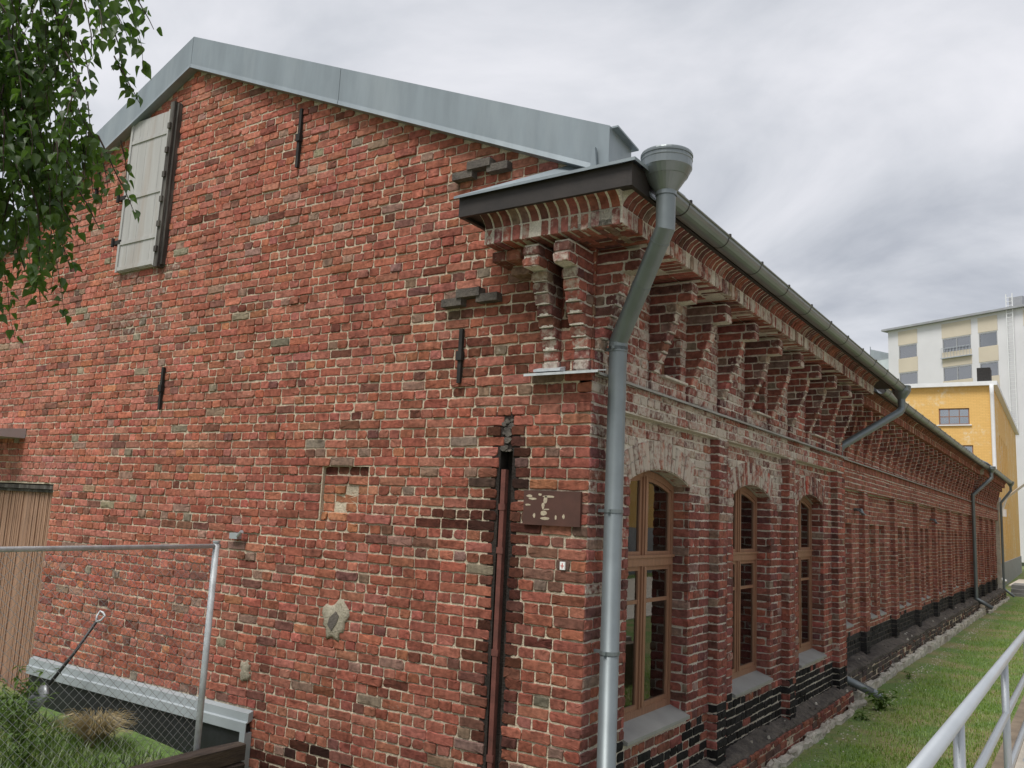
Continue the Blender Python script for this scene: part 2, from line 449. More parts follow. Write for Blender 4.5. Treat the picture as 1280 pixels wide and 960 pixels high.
        a = me.attributes.new("tint", 'FLOAT_COLOR', 'POINT'); a.data.foreach_set("color", tint.astype(np.float32).ravel())
        for q in mats: me.materials.append(MATS[q])
        if extra is not None:
            mi = np.zeros(len(lt), np.int32); mi[len(lt) - len(extra.f):] = np.array(extra.mi) + 1; me.polygons.foreach_set("material_index", mi)
        me.polygons.foreach_set("use_smooth", np.zeros(len(lt), bool))
        me.update(calc_edges=True); me.validate()
        return me

def pick(pal):
    r = rng.random() * sum(w for w, _ in pal)
    for w, c_ in pal:
        r -= w
        if r <= 0: break
    k = math.exp(rng.normal(0, .095))
    return [c_[0] * k * math.exp(rng.normal(0, .035)), c_[1] * k * math.exp(rng.normal(0, .045)), c_[2] * k * math.exp(rng.normal(0, .045))]
GPAL = [(52, (.325, .113, .076)), (24, (.355, .138, .098)), (20, (.270, .093, .063)), (5, (.180, .078, .060)), (3.5, (.255, .158, .120)), (1.2, (.37, .145, .08)), (1.2, (.23, .185, .14))]
APAL = [(40, (.265, .096, .074)), (25, (.215, .084, .069)), (15, (.150, .068, .060)), (13, (.32, .112, .082)), (7, (.26, .175, .14))]
BPAL = [(50, (.345, .140, .106)), (30, (.305, .122, .093)), (15, (.25, .102, .080)), (5, (.37, .162, .124))]
TAR = (.018, .017, .018)
def mul(c_, k): return [q * k for q in c_]
def gcol(x, z, i):
    lift = min(1.22, max(.66, .80 + .055 * (-x) + .03 * z))  # paler towards the left, haze painted into the tint; darker at lower right
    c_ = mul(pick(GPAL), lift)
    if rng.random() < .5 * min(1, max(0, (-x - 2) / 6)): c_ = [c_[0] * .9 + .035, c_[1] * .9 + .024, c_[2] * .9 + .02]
    dw = 0.; lime = .12 + .25 * (rng.random() < .06)
    if rng.random() < .02: dw = -.003; c_ = mul(c_, .45)
    if -2.90 < x < -2.31 and -1.13 < z < -.60:                      # shallow broken-out patch
        dw = -.036 + rng.normal(0, .006) if z < -.72 else -.041
        c_ = mul(pick([(1, (.36, .15, .085)), (1, (.30, .105, .07))]), 1.0) if z < -.72 else mul(c_, .45)
        lime = .35
    d = abs(x + .78)
    if z < -.18 and d < .17 + .05 * math.sin(z * 5) + .06 * rng.random(): c_ = mul(c_, .22 + .6 * rng.random() * min(1, d / .2))
    if z < -1.0 and -.62 < x < -.02 and z > -1.55 and rng.random() < .6: c_ = [c_[0] * .55 + .03, c_[1] * .55 + .03, c_[2] * .55 + .025]
    if -1.6 < x < -.86 and -1.15 < z < -.98: c_ = mul(c_, .3)
    if x > -3.55 and z < -3.22 - .12 * math.sin(x * 3): c_ = mul(c_, .22) if rng.random() < .7 else c_
    if -6.9 < x < -5.6 and 1.0 < z < 1.75 and rng.random() < .45: c_ = [c_[0] * .5 + .06, c_[1] * .5 + .05, c_[2] * .5 + .04]; lime = .45
    if x < -7.2 and -.9 < z < -.55: c_ = mul(pick([(1, (.40, .165, .125)), (1, (.36, .14, .105))]), 1.0)
    if -1.6 < x < .2 and .15 < z < .95 and rng.random() < .35: c_ = mul(c_, .55)
    return (c_ + [lime]), dw
def acol(limehi, y_off=0.):
    def f(y, z, i):
        c_ = pick(APAL); dw = 0.
        if z > -.75: lime = limehi + rng.normal(0, .07)
        elif z > -1.1: lime = .30 + rng.normal(0, .08)
        else: lime = .20 + rng.normal(0, .06) + .22 * (rng.random() < .10)
        if y > 5.9: lime -= .12 * min(1, (y - 5.9) / 1.0); c_ = [c_[0] * 1.12 + .012, c_[1] * 1.12, c_[2] * 1.1]
        edge = -2.93 + .10 * math.sin(y * 2.1 + 1) + rng.normal(0, .05)
        if z < edge and rng.random() < (.45 + .12 * y): c_ = mul([1, .95, .97], .014 + .014 * rng.random()); lime = .12
        if rng.random() < .02: dw = -.003; c_ = mul(c_, .6)
        return (c_ + [lime]), dw
    return f
def bcol(y, z, i):
    c_ = pick(BPAL)
    if z < -2.77 + rng.normal(0, .02): c_ = mul([1, .95, .95], .022 + .03 * rng.random())
    return (c_ + [.16]), 0.

# ================================================================== the brick building
bld = empty("brick_building", (0, 0, -3.6))
tag(bld, "long old red brick workshop with metal-clad gable, brick corbel cornice and arched windows", "building")
bld_inv = Vector((0, 0, 3.6))
def part(mb, name, mats, parent=None, smooth=False, kind=None, label=None):
    o = mb.build(name, mats, None, smooth)
    if parent is None: o.parent = bld; o.location = bld_inv
    else: o.parent = parent
    if kind: o["kind"] = kind
    if label: o["label"] = label
    return o
def part_me(me, name, parent=None, kind=None):
    o = bpy.data.objects.new(name, me); COL.objects.link(o)
    if parent is None: o.parent = bld; o.location = bld_inv
    else: o.parent = parent
    if kind: o["kind"] = kind
    return o

AX, SL = -5.58, .425              # ridge x, roof slope
def roofz(x): return 4.18 - SL * abs(x - AX)
D = -.10                          # recessed panel plane, section A
XB = -.18                         # front plane of the set-back section B
LA = 8.51; LB = 28.8; LC = 38.2
XC = -.07                         # front plane of the far section C
OVB = .31                         # shallower eaves of sections B and C
WINC = [1.61, 4.26, 6.87]; WHW = .68; SPR = -.64; RISE = .13
RAD = (WHW ** 2 + RISE ** 2) / (2 * RISE); ZC = SPR + RISE - RAD
SILLZ = -2.80
PIL = [(0, .40), (2.844, 3.12), (5.41, 5.68), (8.04, LA)]

# ---- gable wall: mortar sheet with a chase and the door opening
gm = MB()
MR = .010
fg = lambda u, v: (u, MR, v)
chase = (-.845, -.725, -4.2, -.45)
door = (-10.6, -7.66, -4.2, -.88)
PT = (-2.90, -2.31, -1.135, -.61)
SO = (-.93, -.655, -4.2, -.14)
gm.sheet(fg, -11.4, -.0 - MR, -4.2, 1.81, [SO, door, PT])
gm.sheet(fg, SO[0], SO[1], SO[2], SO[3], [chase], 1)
gm.sheet(lambda u, v: (u, .048, v), PT[0], PT[1], PT[2], PT[3])
for xx in PT[:2]: gm.add([(xx, MR, PT[2]), (xx, .048, PT[2]), (xx, .048, PT[3]), (xx, MR, PT[3])], [(0, 1, 2, 3)])
for zq in PT[2:]: gm.add([(PT[0], MR, zq), (PT[0], .048, zq), (PT[1], .048, zq), (PT[1], MR, zq)], [(0, 1, 2, 3)])
gm.add([(-11.3, MR, 1.81), (-.0 - MR, MR, 1.81), (AX, MR, 4.3)], [(0, 1, 2)])
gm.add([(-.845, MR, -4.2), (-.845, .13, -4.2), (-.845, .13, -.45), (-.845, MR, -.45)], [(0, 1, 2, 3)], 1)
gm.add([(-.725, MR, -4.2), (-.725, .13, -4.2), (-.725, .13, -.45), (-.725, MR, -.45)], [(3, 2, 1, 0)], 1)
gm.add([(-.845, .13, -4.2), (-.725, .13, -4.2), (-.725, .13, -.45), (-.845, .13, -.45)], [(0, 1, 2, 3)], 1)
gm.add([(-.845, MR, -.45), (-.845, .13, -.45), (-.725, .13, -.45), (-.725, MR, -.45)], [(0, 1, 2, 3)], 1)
gm.add([(-7.66, MR, -4.2), (-7.66, .18, -4.2), (-7.66, .18, -.88), (-7.66, MR, -.88)], [(3, 2, 1, 0)])
gm.add([(-7.66, MR, -.88), (-7.66, .18, -.88), (-10.6, .18, -.88), (-10.6, MR, -.88)], [(0, 1, 2, 3)])
gable = part(gm, "gable_wall", ["mortar", "soot"])
BR = Bricks()
FG = BR.frame((0, 0, 0), (1, 0, 0), (0, 0, 1), (0, -1, 0))
def ggaps(zc):
    g = []
    if zc < -.88: g.append((-11, -7.66))
    elif zc < -.10: g.append((-11.4, -9.9))
    if zc < -.42: g.append((-.850 - abs(rng.normal(0, .02)), -.722 + abs(rng.normal(0, .016))))
    elif zc < -.19: g.append((-.83 + rng.normal(0, .012), -.73 + rng.normal(0, .012)))
    if -1.135 < zc < -.61: g += [(-2.91, -2.90), (-2.315, -2.30)]
    if zc > 1.74:
        dx_ = (4.16 - zc) / SL; g += [(-12, AX - dx_), (AX + dx_, 3)]
    if 1.78 < zc < 3.6: g.append((-6.7, -5.95))
    if -3.3 < zc < -3.0 or zc < -3.0: g.append((-7.6, -3.62))
    return g
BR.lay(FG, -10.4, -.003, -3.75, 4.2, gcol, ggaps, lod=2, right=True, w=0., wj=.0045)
# dark filled strip above the chase
cm = MB()
for k in range(16):
    z0 = -.20 - .27 * rnd.random(); xx = -.78 + rnd.uniform(-.04, .04); r0 = rnd.uniform(.012, .03)
    cm.prism([(xx + r0 * rnd.uniform(.7, 1.4) * math.cos(a), z0 + r0 * .8 * rnd.uniform(.7, 1.3) * math.sin(a)) for a in [j * math.pi / 4 for j in range(8)]], 'y', .004 - rnd.random() * .010, .02)
part(cm, "chase_filling", "rubble", gable)

# ---- long side wall, section A
FF = BR.frame((0, 0, 0), (0, 1, 0), (0, 0, 1), (1, 0, 0))
FP = BR.frame((D, 0, 0), (0, 1, 0), (0, 0, 1), (1, 0, 0))
FUp = BR.frame((-.03, 0, 0), (0, 1, 0), (0, 0, 1), (1, 0, 0))
def side(y): return BR.frame((0, y, 0), (1, 0, 0), (0, 0, 1), (0, -1, 0))
def side_r(y): return BR.frame((0, y, 0), (1, 0, 0), (0, 0, 1), (0, 1, 0))
sm = MB()
fs_ = lambda X: (lambda u, v: (X, u, v))
holesA = [(c_ - WHW, c_ + WHW, SILLZ, SPR + RISE + .002) for c_ in WINC]
sm.sheet(fs_(D - MR), .3, 8.2, -3.5, -.05, holesA)
for c_ in WINC:                                                  # flat filling beside each arch crown
    n = 14
    for k in range(n):
        ya, yb = c_ - WHW + 2 * WHW * k / n, c_ - WHW + 2 * WHW * (k + 1) / n
        za_, zb_ = [ZC + math.sqrt(RAD ** 2 - (q - c_) ** 2) for q in (ya, yb)]
        X = D - MR
        sm.add([(X, ya, za_), (X, yb, zb_), (X, yb, SPR + RISE + .002), (X, ya, SPR + RISE + .002)], [(0, 1, 2, 3)])
        sm.add([(X, ya, za_ + .012), (X, yb, zb_ + .012), (-.40, yb, zb_ + .012), (-.40, ya, za_ + .012)], [(0, 1, 2, 3)])   # underside of the arch
    for yy in (c_ - WHW - MR, c_ + WHW + MR):
        sm.add([(D - MR, yy, SILLZ - .1), (-.40, yy, SILLZ - .1), (-.40, yy, SPR + .05), (D - MR, yy, SPR + .05)], [(0, 1, 2, 3)])
for a, b in PIL:
    sm.box(D - .02, -MR, a + (MR if a else 0.012), b - MR, -3.45, -.09)
sm.box(D - .02, -MR, MR, LA - MR, -.10 + MR, .148)                # frieze
sm.sheet(fs_(-.03 - MR), MR, LA, .15, 1.2, [(WINC[k] - .22 - MR, WINC[k] + .22 + MR, .36, .80) for k in range(3)])
for c_ in WINC:
    for yy in (c_ - .22 - MR, c_ + .22 + MR): sm.add([(-.03 - MR, yy, .36), (-.26, yy, .36), (-.26, yy, .80), (-.03 - MR, yy, .80)], [(0, 1, 2, 3)])
    sm.add([(-.03 - MR, c_ - .22, .80), (-.26, c_ - .22, .80), (-.26, c_ + .22, .80), (-.03 - MR, c_ + .22, .80)], [(0, 1, 2, 3)])
    sm.add([(-.03 - MR, c_ - .22, .36), (-.26, c_ - .22, .36), (-.26, c_ + .22, .36), (-.03 - MR, c_ + .22, .36)], [(0, 1, 2, 3)])
sm.add([(-MR, LA - MR, -3.5), (XB - .15, LA - MR, -3.5), (XB - .15, LA - MR, .15), (-MR, LA - MR, .15)], [(0, 1, 2, 3)])

swall = part(sm, "side_wall", ["mortar_lime"])
A_HI, A_LO = acol(.565), acol(.5)
BR.lay(FF, .004, LA, -.105, .148, A_HI, lod=2, JT=.015)
for a, b in PIL:
    BR.lay(FF, a + .004, b, -3.40, -.10, acol(.46), lod=2, phase=1 if a == 0 else 0, JT=.015)
    if a > 0: BR.lay(side(a), D - .02, .0, -3.40, -.10, acol(.24), lod=2, JT=.015)
    if a > 8: continue
    BR.lay(side_r(b), D - .02, .0, -3.40, -.10, acol(.36), lod=1)
BR.lay(side_r(LA), XB - .1, 0, -3.40, .148, acol(.2), lod=1)
def agaps(c_):
    Ro = RAD + .275
    def f(zc):
        if zc < SILLZ - .03: return []
        if zc < SPR: return [(c_ - WHW, c_ + WHW)]
        q = Ro ** 2 - (zc - ZC) ** 2
        if q <= 0: return []
        hw = min(math.sqrt(q), WHW + .17 * (zc - SPR) / .3 + .005)
        return [(c_ - hw, c_ + hw)]
    return f
for k, c_ in enumerate(WINC):
    a, b = PIL[k][1], PIL[k + 1][0]
    BR.lay(FP, a, b, -3.45, -.10, A_HI, agaps(c_), lod=2, JT=.015)
    BR.lay(side(c_ + WHW), -.30, D, SILLZ, SPR + .02, acol(.14), lod=2, JT=.014)
    BR.lay(side_r(c_ - WHW), -.30, D, SILLZ, SPR + .02, acol(.2), lod=1)
# upper wall between the brackets
def upgaps(zc):
    return [(c_ - .22, c_ + .22) for c_ in WINC] if .36 < zc < .80 else []
BR.lay(FUp, .05, LA, .15, 1.17, acol(.53), upgaps, lod=2, JT=.016)
for c_ in WINC: BR.lay(side(c_ + .22), -.24, -.03, .36, .80, acol(.3), lod=2)

# arches: each a mesh of voussoirs, a part of its window
def arch_mesh(c_, X, rad, zc, hw, ln, fi_lime, lod=2, wd=.083):
    B2 = Bricks(); fi = B2.frame((X, 0, 0), (0, 1, 0), (0, 0, 1), (1, 0, 0))
    am = math.asin(hw / rad); n = max(3, int(round(2 * am * (rad + ln * .4) / wd)))
    for k in range(n):
        a = -am + (k + .5) * 2 * am / n
        full = rng.random() < .6
        segs = [(0, ln)] if full else [(0, ln * .5), (ln * .5, ln)]
        for s0, s1 in segs:
            rm = rad + (s0 + s1) / 2
            cu, cv = c_ + rm * math.sin(a), zc + rm * math.cos(a)
            ww = 2 * am / n * rm / 2 - .005; hl = (s1 - s0) / 2 - .004
            cc = pick(APAL if fi_lime > .3 else BPAL)
            if rng.random() < .12 and fi_lime > .3: cc = [.36, .07, .05]
            B2.one(fi, cu - ww, cu + ww, cv - hl, cv + hl, .003 + rng.normal(0, .003), cc + [fi_lime + rng.normal(0, .06)], -.14 if X == D else -.05, lod, -a)
    return B2.mesh("window_arch", B2.arr())

# ---- section B and C
BP = (LB - 10.88) / 6.0          # pilaster pitch
sb = MB()
pilB = [10.88 + BP * k for k in range(6)] 
def section(X0, y0, y1, pil, pw, zbase, first_c, sect):
    Dp = X0 - .10
    edges = [y0] + pil + [y1]
    nich = []
    for k in range(len(edges) - 1):
        a = edges[k] + (pw if k else 0); b = edges[k + 1]
        full0 = edges[k + 1] - (pil[1] - pil[0]) + pw
        c_ = (full0 + b) / 2
        for s_ in (-1, 1):
            na = c_ + s_ * .45 - .29
            if na > y0 + .05 and na + .58 < y1 - .05: nich.append((na, na + .58))
    sb.sheet(fs_(Dp - MR), y0, y1, -3.3, -2.78, [], 1)
    sb.sheet(fs_(Dp - MR), y0, y1, -2.78, -.2, [(a, b, -2.62, -.87) for a, b in nich])
    for a, b in nich:
        for yy in (a - MR, b + MR): sb.add([(Dp - MR, yy, -2.62), (Dp - .24, yy, -2.62), (Dp - .24, yy, -.87), (Dp - MR, yy, -.87)], [(0, 1, 2, 3)])
        sb.add([(Dp - .24, a, -2.62), (Dp - .24, b, -2.62), (Dp - .24, b, -.87), (Dp - .24, a, -.87)], [(0, 1, 2, 3)])
        sb.add([(Dp - MR, a, -.87), (Dp - .24, a, -.87), (Dp - .24, b, -.87), (Dp - MR, b, -.87)], [(0, 1, 2, 3)])
    for q in pil:
        sb.box(Dp - .02, X0 - MR, q + MR, q + pw - MR, -2.78, -.28); sb.box(Dp - .02, X0 - MR, q + MR, q + pw - MR, -3.3, -2.7805, 1)
    sb.box(Dp - .02, X0 - MR, y0, y1 - MR, -.30 + MR, .185)
    sb.sheet(fs_(X0 - .03 - MR), y0, y1, .15, 1.2)
    ff = BR.frame((X0, 0, 0), (0, 1, 0), (0, 0, 1), (1, 0, 0)); fp = BR.frame((Dp, 0, 0), (0, 1, 0), (0, 0, 1), (1, 0, 0)); fu = BR.frame((X0 - .03, 0, 0), (0, 1, 0), (0, 0, 1), (1, 0, 0))
    ld = 1
    BR.lay(ff, y0, y1, -.30, .05, bcol, lod=ld, JT=.016)
    # soldier band under the ledge
    n = int((y1 - y0) / .087)
    for k in range(n):
        yy = y0 + (k + .5) * (y1 - y0) / n
        BR.one(ff, yy - .037, yy + .037, .06, .180, .004 + rng.normal(0, .003), pick(BPAL) + [.16], -.05, ld, 0)
    for q in pil:
        BR.lay(ff, q, q + pw, -3.2, -.30, bcol, lod=ld, JT=.016)
        BR.lay(side(q), Dp - .02, X0, -3.2, -.30, bcol, lod=ld, JT=.016)
    def gp(zc):
        if -2.62 < zc < -.87: return nich
        return []
    BR.lay(fp, y0, y1, -3.2, -.30, bcol, gp, lod=ld, JT=.016)
    for a, b in nich: BR.lay(side(b), Dp - .24, Dp, -2.62, -.87, bcol, lod=ld, JT=.016)
    BR.lay(fu, y0, y1, .15, 1.17, bcol, lod=ld, JT=.016)
    return nich
nichB = section(XB, LA, LB, pilB, .30, -3.13, 0, 'B')
pilC = [LB + .05 + 2.35 * k for k in range(4)]
nichC = section(XC, LB, LC, pilC, .32, -3.2, 0, 'C')
sb.add([(XC - MR, LB + MR, -3.5), (XB - .3, LB + MR, -3.5), (XB - .3, LB + MR, 1.2), (XC - MR, LB + MR, 1.2)], [(0, 1, 2, 3)])
BR.lay(side(LB), XB - .12, XC, -3.3, 1.17, bcol, lod=1)
# far end and hidden back of the building
sb.add([(0, LC, -4), (-11.2, LC, -4), (-11.2, LC, 1.8), (AX, LC, 4.15), (0, LC, 1.8)], [(0, 1, 2, 3, 4)])
sb.add([(-11.2, 0, -4), (-11.2, LC, -4), (-11.2, LC, 1.8), (-11.2, 0, 1.8)], [(0, 1, 2, 3)])
bwall = part(sb, "side_wall", ["mortar_lime", "rubble"])

# ---- pick the 300 bricks that show largest as objects of their own
A = BR.arr()
Fr = np.array(BR.fr)[A[:, 0].astype(int)]
ctr = Fr[:, 0] + A[:, 1:2] * Fr[:, 1] + A[:, 2:3] * Fr[:, 2] + A[:, 5:6] * Fr[:, 3]
dv = np.array(CP) - ctr; dist = np.linalg.norm(dv, axis=1)
cosv = np.maximum(0, np.einsum('ij,ij->i', dv / dist[:, None], Fr[:, 3]))
rel = ctr - np.array(CP); dep = rel @ np.array(CF)
px = 640 + 1067.3 * (rel @ np.array(CR)) / dep; py = 480 - 1067.3 * (rel @ np.array(CU)) / dep
area = A[:, 3] * A[:, 4] * cosv / dist ** 2
vis = (dep > 0) & (px > 5) & (px < 1275) & (py > 5) & (py < 955) & (A[:, 8] == 2) & (A[:, 6] > -.1)
plate = (A[:, 0] == FG) & (ctr[:, 0] > -.6) & (ctr[:, 2] < -.76) & (ctr[:, 2] > -1.08)
area[~vis | plate | (A[:, 5] < -.015) | (px > 745) & (px < 780)] = 0
order = np.argsort(-area); top = set(order[:300].tolist())
for i in order[:300]:
    B1 = A[i:i + 1]
    X, fs, fl = BR.geom(B1, 2); c0 = ctr[i]
    me = bpy.data.meshes.new("brick")
    me.from_pydata((X[0] - c0).tolist(), [], [f[::-1] if fl[0] else f for f in fs])
    at = me.attributes.new("tint", 'FLOAT_COLOR', 'POINT'); at.data.foreach_set("color", np.tile(B1[0, 9:13], len(X[0])).astype(np.float32))
    me.materials.append(MATS["brick"])
    o = bpy.data.objects.new("brick", me); COL.objects.link(o)
    o.parent = gable if int(B1[0, 0]) == FG else swall; o.location = c0
rest = np.array([i not in top for i in range(len(A))])
isg = A[:, 0] == FG
part_me(BR.mesh("brickwork", A[rest]), "brickwork", None, "stuff")

# ---- plinth and ledges
pl = MB()
def rough_strip(y0, y1, X, zt, zb, xb, step):
    n = int((y1 - y0) / step); m_ = 6; vs = []
    for k in range(n + 1):
        y_ = y0 + (y1 - y0) * k / n
        for j in range(m_):
            u = j / (m_ - 1)
            vs.append((xb + (X - xb) * u + (rnd.uniform(-.012, .012) if 0 < j else 0), y_ + rnd.uniform(-.3, .3) * step, zt + .085 * (1 - u) ** .8 + .012 * math.sin(y_ * 3.1 + j) + rnd.uniform(-.012, .014)))
        vs.append((X + rnd.uniform(-.01, .006), y_, zb))
    w_ = m_ + 1
    pl.add(vs, [(k * w_ + j, k * w_ + j + 1, (k + 1) * w_ + j + 1, (k + 1) * w_ + j) for k in range(n) for j in range(m_)], 0)
    for k in range(int((y1 - y0) / .35)):              # loose lumps of mortar and brick on the ledge
        a_, u = rnd.uniform(y0, y1), rnd.uniform(.35, .95); x_ = xb + (X - xb) * u; z_ = zt + .085 * (1 - u); r0 = rnd.uniform(.012, .04)
        ang = [j * math.pi / 3 + rnd.random() * .5 for j in range(6)]
        vv = [(x_ + r0 * .7 * math.cos(q), a_ + r0 * 1.3 * math.sin(q), z_ - .01) for q in ang] + [(x_ + r0 * .4 * math.cos(q), a_ + r0 * .8 * math.sin(q), z_ + r0 * rnd.uniform(.4, .8)) for q in ang]
        pl.add(vv, [(j, (j + 1) % 6, 6 + (j + 1) % 6, 6 + j) for j in range(6)] + [tuple(range(6, 12))], 2 if rnd.random() < .4 else 0)
rough_strip(.0, LA + .1, .075, -3.40, -3.46, D - .02, .06)
rough_strip(LA + .1, LB, -.03, -3.22, -3.30, XB - .12, .08)
rough_strip(LB, LC, .12, -3.30, -3.36, -.12, .12)
pl.box(-.2, .10 - MR, .0, LA, -3.9, -3.44, 1); pl.box(XB - .2, -.01 - MR, LA + .001, LB - .001, -3.9, -3.28, 1); pl.box(-.2, .14 - MR, LB, LC, -3.9, -3.35, 1)
plo = part(pl, "plinth", ["rubble", "mortar", "stone"])
PB = Bricks()
fa = PB.frame((.10, 0, 0), (0, 1, 0), (0, 0, 1), (1, 0, 0)); fb = PB.frame((-.01, 0, 0), (0, 1, 0), (0, 0, 1), (1, 0, 0)); fc = PB.frame((.14, 0, 0), (0, 1, 0), (0, 0, 1), (1, 0, 0))
fge = PB.frame((0, -.0, 0), (1, 0, 0), (0, 0, 1), (0, -1, 0))
def pcol(y, z, i):
    return (pick([(3, (.26, .10, .07)), (3, (.20, .075, .058)), (2, (.12, .07, .06))]) + [.24 + rng.normal(0, .08)]), rng.normal(0, .006)
def pcolb(y, z, i):
    return (pick([(3, (.10, .085, .075)), (3, (.07, .06, .055)), (1, (.16, .09, .07))]) + [.22 + rng.normal(0, .08)]), rng.normal(0, .006)
PB.lay(fa, 0, LA, -3.66, -3.41, pcol, lod=2); PB.lay(fb, LA + .1, LB, -3.55, -3.26, pcolb, lod=1); PB.lay(fc, LB, LC, -3.7, -3.33, pcolb, lod=1)
part_me(PB.mesh("plinth_brickwork", PB.arr()), "plinth_brickwork", plo, "stuff")
# footing stones along the base
def stone_mesh(sx, sy, sz, k):
    r2 = random.Random(k); n = 14; vs = []
    for lv, (zz_, sc) in enumerate(((-.5, 1.0), (.1, 1.0), (.34, .97), (.47, .88), (.5, .45))):
        for j in range(n):
            a = 2 * math.pi * (j + .5) / n; q = min(1 / max(abs(math.cos(a)), abs(math.sin(a))), 1.36)
            vs.append((sx * .5 * q * sc * math.cos(a) + r2.uniform(-.016, .016), sy * .5 * q * (1 - (1 - sc) * .3) * math.sin(a) + r2.uniform(-.015, .015), sz * zz_ + r2.uniform(-.014, .014)))
    fs = [(i * n + j, i * n + (j + 1) % n, (i + 1) * n + (j + 1) % n, (i + 1) * n + j) for i in range(4) for j in range(n)] + [tuple(range(4 * n, 5 * n))]
    me = bpy.data.meshes.new("stone"); me.from_pydata(vs, [], fs); me.materials.append(MATS["stone"]); me.update(); return me
SL_ = [.46, .92, .34, .70, 1.2, .55, .26, .8]
SM = [stone_mesh(.13 + .03 * math.sin(k * 2.3), q, .24, k + 1) for k, q in enumerate(SL_)]
y = .3; k = 0
while y < LC:
    i_ = (k * 5 + k // 3) % 8; ln = SL_[i_]
    bx_ = .175 if y < LA else (.075 if y < LB else .21)
    o = bpy.data.objects.new("stone", SM[i_]); COL.objects.link(o); o.parent = plo
    o.location = (bx_ + rnd.uniform(-.02, .02), y + ln / 2, (-3.68 if y < LA else (-3.595 if y < LB else -3.70)) + rnd.uniform(-.03, .03)); o.rotation_euler = (rnd.uniform(-.03, .03), rnd.uniform(-.08, .08), rnd.uniform(-.04, .04) + (math.pi if k % 2 else 0))
    y += ln * .985; k += 1

# ---- ledge flashings
lg = MB()
for X0, a, b in ((0., .0, LA + .02), (XB, LA + .03, LB), (XC, LB - .04, LC)):
    zt = .150 if X0 == 0 else .188
    n = int((b - a) / 1.4) + 1
    for k in range(n):
        ya, yb = a + (b - a) * k / n, a + (b - a) * (k + 1) / n - .006
        lg.prism([(X0 - .04, zt + .040), (X0 + .055, zt + .004), (X0 + .055, zt - .016), (X0 + .049, zt - .016), (X0 + .049, zt), (X0 - .04, zt + .03)], 'y', ya, yb)
lg.prism([(.02, .165), (-.135, .140), (-.135, .122), (-.129, .122), (-.129, .134), (.02, .155)], 'x', -.56, .12) if False else None
part(lg, "ledge_flashing", "sill")
sh = MB()
sh.prism([(.005, .172), (-.135, .145), (-.135, .125), (-.128, .125), (-.128, .138), (.005, .160)], 'x', -.56, .115)
sh.prism([(.0, .21), (-.085, .185), (-.085, .165), (.0, .17)], 'x', -.50, -.25)
part(sh, "corner_ledge", "galvanised_pale")

# ---- brackets
PROF = [(.20, .035), (.31, .035), (.36, .055), (.45, .085), (.54, .125), (.62, .16), (.71, .195), (.80, .23), (.92, .265), (.98, .40), (1.07, .40), (1.16, .40)]
def bracket_mesh(pal, lime, lod, seed, wdt=.145, off=0.):
    B2 = Bricks(); ex = MB()
    fs0 = B2.frame((0, 0, 0), (1, 0, 0), (0, 0, 1), (0, -1, 0)); fs1 = B2.frame((0, wdt, 0), (1, 0, 0), (0, 0, 1), (0, 1, 0))
    zb = .165; i = 0
    zs = [.165 + H * k for k in range(12)]
    for k in range(11):
        z0, z1 = zs[k], min(zs[k + 1], 1.165)
        if z1 - z0 < .03: break
        zm = (z0 + z1) / 2
        ip = lambda q_: float(np.interp(q_, [q[0] for q in PROF], [q[1] for q in PROF]))
        if zm < .93 and k != 1: e0, e1 = ip(z0), ip(min(z1, .92))
        elif k == 1: e0 = e1 = .03
        else: e0 = e1 = .40
        e = (e0 + e1) / 2 - .002
        sl = (e1 - e0) / (z1 - z0); nl = math.hypot(1, sl)
        fr = B2.frame((e0 - sl * z0, 0, 0), (0, 1, 0), (sl, 0, 1), (1 / nl, 0, -sl / nl))
        col_ = lambda: pick(pal) + [lime + rng.normal(0, .07)]
        jz = .0155 / 2
        c1 = col_()
        B2.one(fr, .004, wdt - .004, z0 + jz, z1 - jz, .0 + rng.normal(0, .004), c1, -min(.04, e * .8), lod, rng.normal(0, .01))
        for fi in (fs0, fs1):
            st = -.05; 
            if e > .17:
                md = e - .14 if k % 2 else e - .10
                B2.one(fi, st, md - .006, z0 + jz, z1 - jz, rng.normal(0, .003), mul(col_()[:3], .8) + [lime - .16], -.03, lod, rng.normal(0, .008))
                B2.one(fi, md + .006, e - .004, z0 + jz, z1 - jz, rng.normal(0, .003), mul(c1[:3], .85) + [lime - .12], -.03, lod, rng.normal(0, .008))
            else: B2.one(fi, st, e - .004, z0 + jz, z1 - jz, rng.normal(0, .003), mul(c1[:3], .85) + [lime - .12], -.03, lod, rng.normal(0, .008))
        ex.box(-.06, e - .008, .009, wdt - .009, z0 + .0005 * k, z1 + .0007 * k)
    return B2.mesh("corbel_bracket", B2.arr(), ("brick", "mortar_lime"), ex)
brA = [bracket_mesh(APAL, .50, 2, s_) for s_ in range(3)]
brB = [bracket_mesh(BPAL, .17, 1, s_) for s_ in range(2)]
ys = [.03] + [1.10 + .87 * k for k in range(9)]
for k, yy in enumerate(ys):
    o = part_me(brA[k % 3], "corbel_bracket"); o.location = bld_inv + Vector((-.03, yy, 0))
pb = BP / 4
yy = LA + .25; k = 0
while yy < LB - .2:
    o = part_me(brB[k % 2], "corbel_bracket"); o.location = bld_inv + Vector((XB - .03, yy, 0)); o.scale = (.72, 1, 1); yy += pb; k += 1
yy = LB + .02
while yy < LC - .1:
    o = part_me(brB[k % 2], "corbel_bracket"); o.location = bld_inv + Vector((XC - .03, yy, 0)); o.scale = (.72, 1, 1); yy += .72; k += 1
for xx in (-.29, -.01):                                     # two on the gable, turned by ninety degrees
    o = part_me(brA[1 if xx < -.1 else 2], "corbel_bracket"); o.location = bld_inv + Vector((xx - .145, .0, 0)); o.rotation_euler = (0, 0, -math.pi / 2); o.location.x = xx - .155
